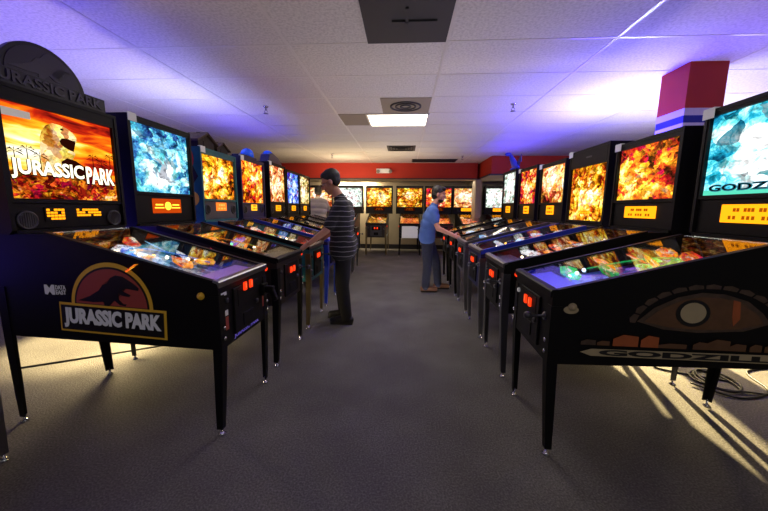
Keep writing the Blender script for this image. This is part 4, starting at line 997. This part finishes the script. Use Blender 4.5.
# white-shirt man at the back (facing +y)
lo = (-2.33, 8.35, 0)
J3 = dict(torso=[((-2.47, 8.33, 1.42), (-2.19, 8.33, 1.42), .078), ((-2.45, 8.33, 1.31), (-2.21, 8.33, 1.31), .112), ((-2.44, 8.32, 1.18), (-2.22, 8.32, 1.18), .114), ((-2.43, 8.31, 1.05), (-2.23, 8.31, 1.05), .112), ((-2.42, 8.31, .95), (-2.24, 8.31, .95), .114), ((-2.41, 8.31, .87), (-2.25, 8.31, .87), .108)],
          hem=[((-2.44, 8.31, .92), (-2.22, 8.31, .92), .13)],
          neck0=(-2.33, 8.34, 1.47), neck1=(-2.33, 8.38, 1.58), shL=(-2.52, 8.33, 1.42), shR=(-2.14, 8.33, 1.42), elL=(-2.70, 8.45, 1.15), elR=(-2.06, 8.50, 1.13), wrL=(-2.84, 8.70, 1.0), wrR=(-2.16, 8.76, .97),
          haL=(-2.84, 8.9, .92), haR=(-2.18, 8.9, .9), thL=(.8, -.1, .5), thR=(-.8, -.1, .5), cuL=(.8, .2, -.4), cuR=(-.8, .2, -.4),
          hpL=(-2.43, 8.32, .87), hpR=(-2.23, 8.32, .87), knL=(-2.45, 8.36, .46), knR=(-2.21, 8.36, .46), anL=(-2.46, 8.33, .085), anR=(-2.2, 8.33, .085), toe=(0, 1, 0))
lo3 = V(*lo)
person('man in plain white t-shirt seen from behind near the back wall', (-2.13, 7.99, 0), rel(lo, J3), (SKIN, WHITE_T, DENIM_D, SHOE_B, HAIRB, SOLE),
       (V(-2.33, 8.42, 1.66)-lo3, (-.2, 1, 0), R(14), 1.05),
       [((-.03, 0, .055), (.105, .09, .095)), ((-.06, 0, -.01), (.07, .085, .085))], 5, .6)

# ------------------------------------------------------------------ lights
def area(name, loc, rot, size, sy, energy, col, spread=180):
    l = bpy.data.lights.new(name, 'AREA'); l.shape = 'RECTANGLE'; l.size = size; l.size_y = sy; l.energy = energy; l.color = col; l.spread = R(spread)
    o = bpy.data.objects.new(name, l); C.objects.link(o); o.location = loc; o.rotation_euler = rot; return o
UP = (PI, 0, 0)
BL = (.085, .05, 1.); WL = (.62, .66, 1.)
area('blue_tube_left', (-2.45, 1.7, 1.78), UP, .06, 2.8, 9, BL)
area('blue_wash_left', (-3.5, 1.9, 1.05), (0, R(-147), 0), 1.2, 2.4, 46, BL)
area('blue_tube_left_far', (-2.45, 4.8, 1.8), UP, .06, 1.6, 10, BL)
area('white_tube_left', (-2.5, 3.6, 1.72), UP, .06, .9, 11, WL)
area('blue_tube_right', (2.12, 4.0, 1.84), UP, .06, 1.9, 60, BL)
area('blue_wash_right', (3.3, 3.6, 1.1), (0, R(147), 0), 1., 2., 42, BL)
area('blue_tube_right_far', (2.12, 6.4, 1.9), UP, .06, 2., 16, BL)
area('white_tube_right', (2.52, 3.95, 1.72), UP, .06, .8, 30, WL)
area('warm_uplight_right', (3.7, 4.3, 1.6), UP, .6, .6, 14, (1, .9, .66))
area('aisle_up_fill', (.15, 5.2, .03), UP, .9, 6.0, 23, (.98, .9, .97), 115)  # added fill without a fixture, shines up from the floor to brighten the ceiling
area('aisle_down_fill', (.0, 4.2, 2.48), (0, 0, 0), .8, 2.4, 20, (1., .94, .86))  # added fill below the ceiling, no lamp of its own; lifts the carpet
def spot(name, loc, target, energy, col, angle, blend=.3, rad=.06):
    l = bpy.data.lights.new(name, 'SPOT'); l.energy = energy; l.color = col; l.spot_size = R(angle); l.spot_blend = blend; l.shadow_soft_size = rad
    o = bpy.data.objects.new(name, l); C.objects.link(o); o.location = loc
    o.rotation_euler = (Vector(target)-Vector(loc)).to_track_quat('-Z', 'Y').to_euler(); return o
WARM = (1., .78, .36)
spot('warm_lamp_right', (2.95, 5.9, 2.2), (2.35, 2.85, 0), 7500, WARM, 34, .7)
spot('warm_lamp_left', (-3.0, 4.3, 2.2), (-2.9, 3.05, 0), 2600, WARM, 35, .5)
def point(name, loc, energy, col, rad):
    l = bpy.data.lights.new(name, 'POINT'); l.energy = energy; l.color = col; l.shadow_soft_size = rad
    o = bpy.data.objects.new(name, l); C.objects.link(o); o.location = loc; return o
point('floor_lamp_left', (-2.4, 2.5, .42), 40, WARM, .1)
point('floor_lamp_right', (2.6, 3.0, .6), 30, WARM, .08)
area('alcove_light_a', (-1.95, 10.05, 2.02), (R(35), 0, 0), .35, .06, 36, (1, .8, .5))
area('alcove_light_b', (-1.2, 10.05, 2.02), (R(35), 0, 0), .35, .06, 36, (1, .8, .5))
area('alcove_light_c', (.4, 9.5, 2.05), (0, 0, 0), 5, .2, 20, (1, .88, .7))
area('alcove_wash', (-.5, 9.3, .5), UP, 5, .3, 16, (1, .86, .62))
area('back_uplight', (-1.2, 7.6, 1.5), UP, 2.6, .6, 22, (1., .74, .4))
spot('band_wash', (-1.6, 7.6, 1.9), (-1.4, 9.2, 2.3), 90, (1, .72, .45), 120, 1., .3)
area('front_fill', (.9, -.7, 2.44), (R(35), 0, 0), 1.2, .6, 12, (1., .95, .9))  # added fill from the camera side, unseen, lifts the dim side art
w = bpy.data.worlds.new('room ambience'); bpy.context.scene.world = w; w.use_nodes = True
bg = w.node_tree.nodes['Background']; bg.inputs[0].default_value = (1., .95, .95, 1); bg.inputs[1].default_value = .10
sc = bpy.context.scene
sc.view_settings.view_transform = 'Standard'; sc.view_settings.look = 'None'; sc.view_settings.exposure = 0
sc.cycles.max_bounces = 8; sc.cycles.transparent_max_bounces = 12; sc.cycles.caustics_reflective = False; sc.cycles.caustics_refractive = False
sc.cycles.sample_clamp_indirect = 4
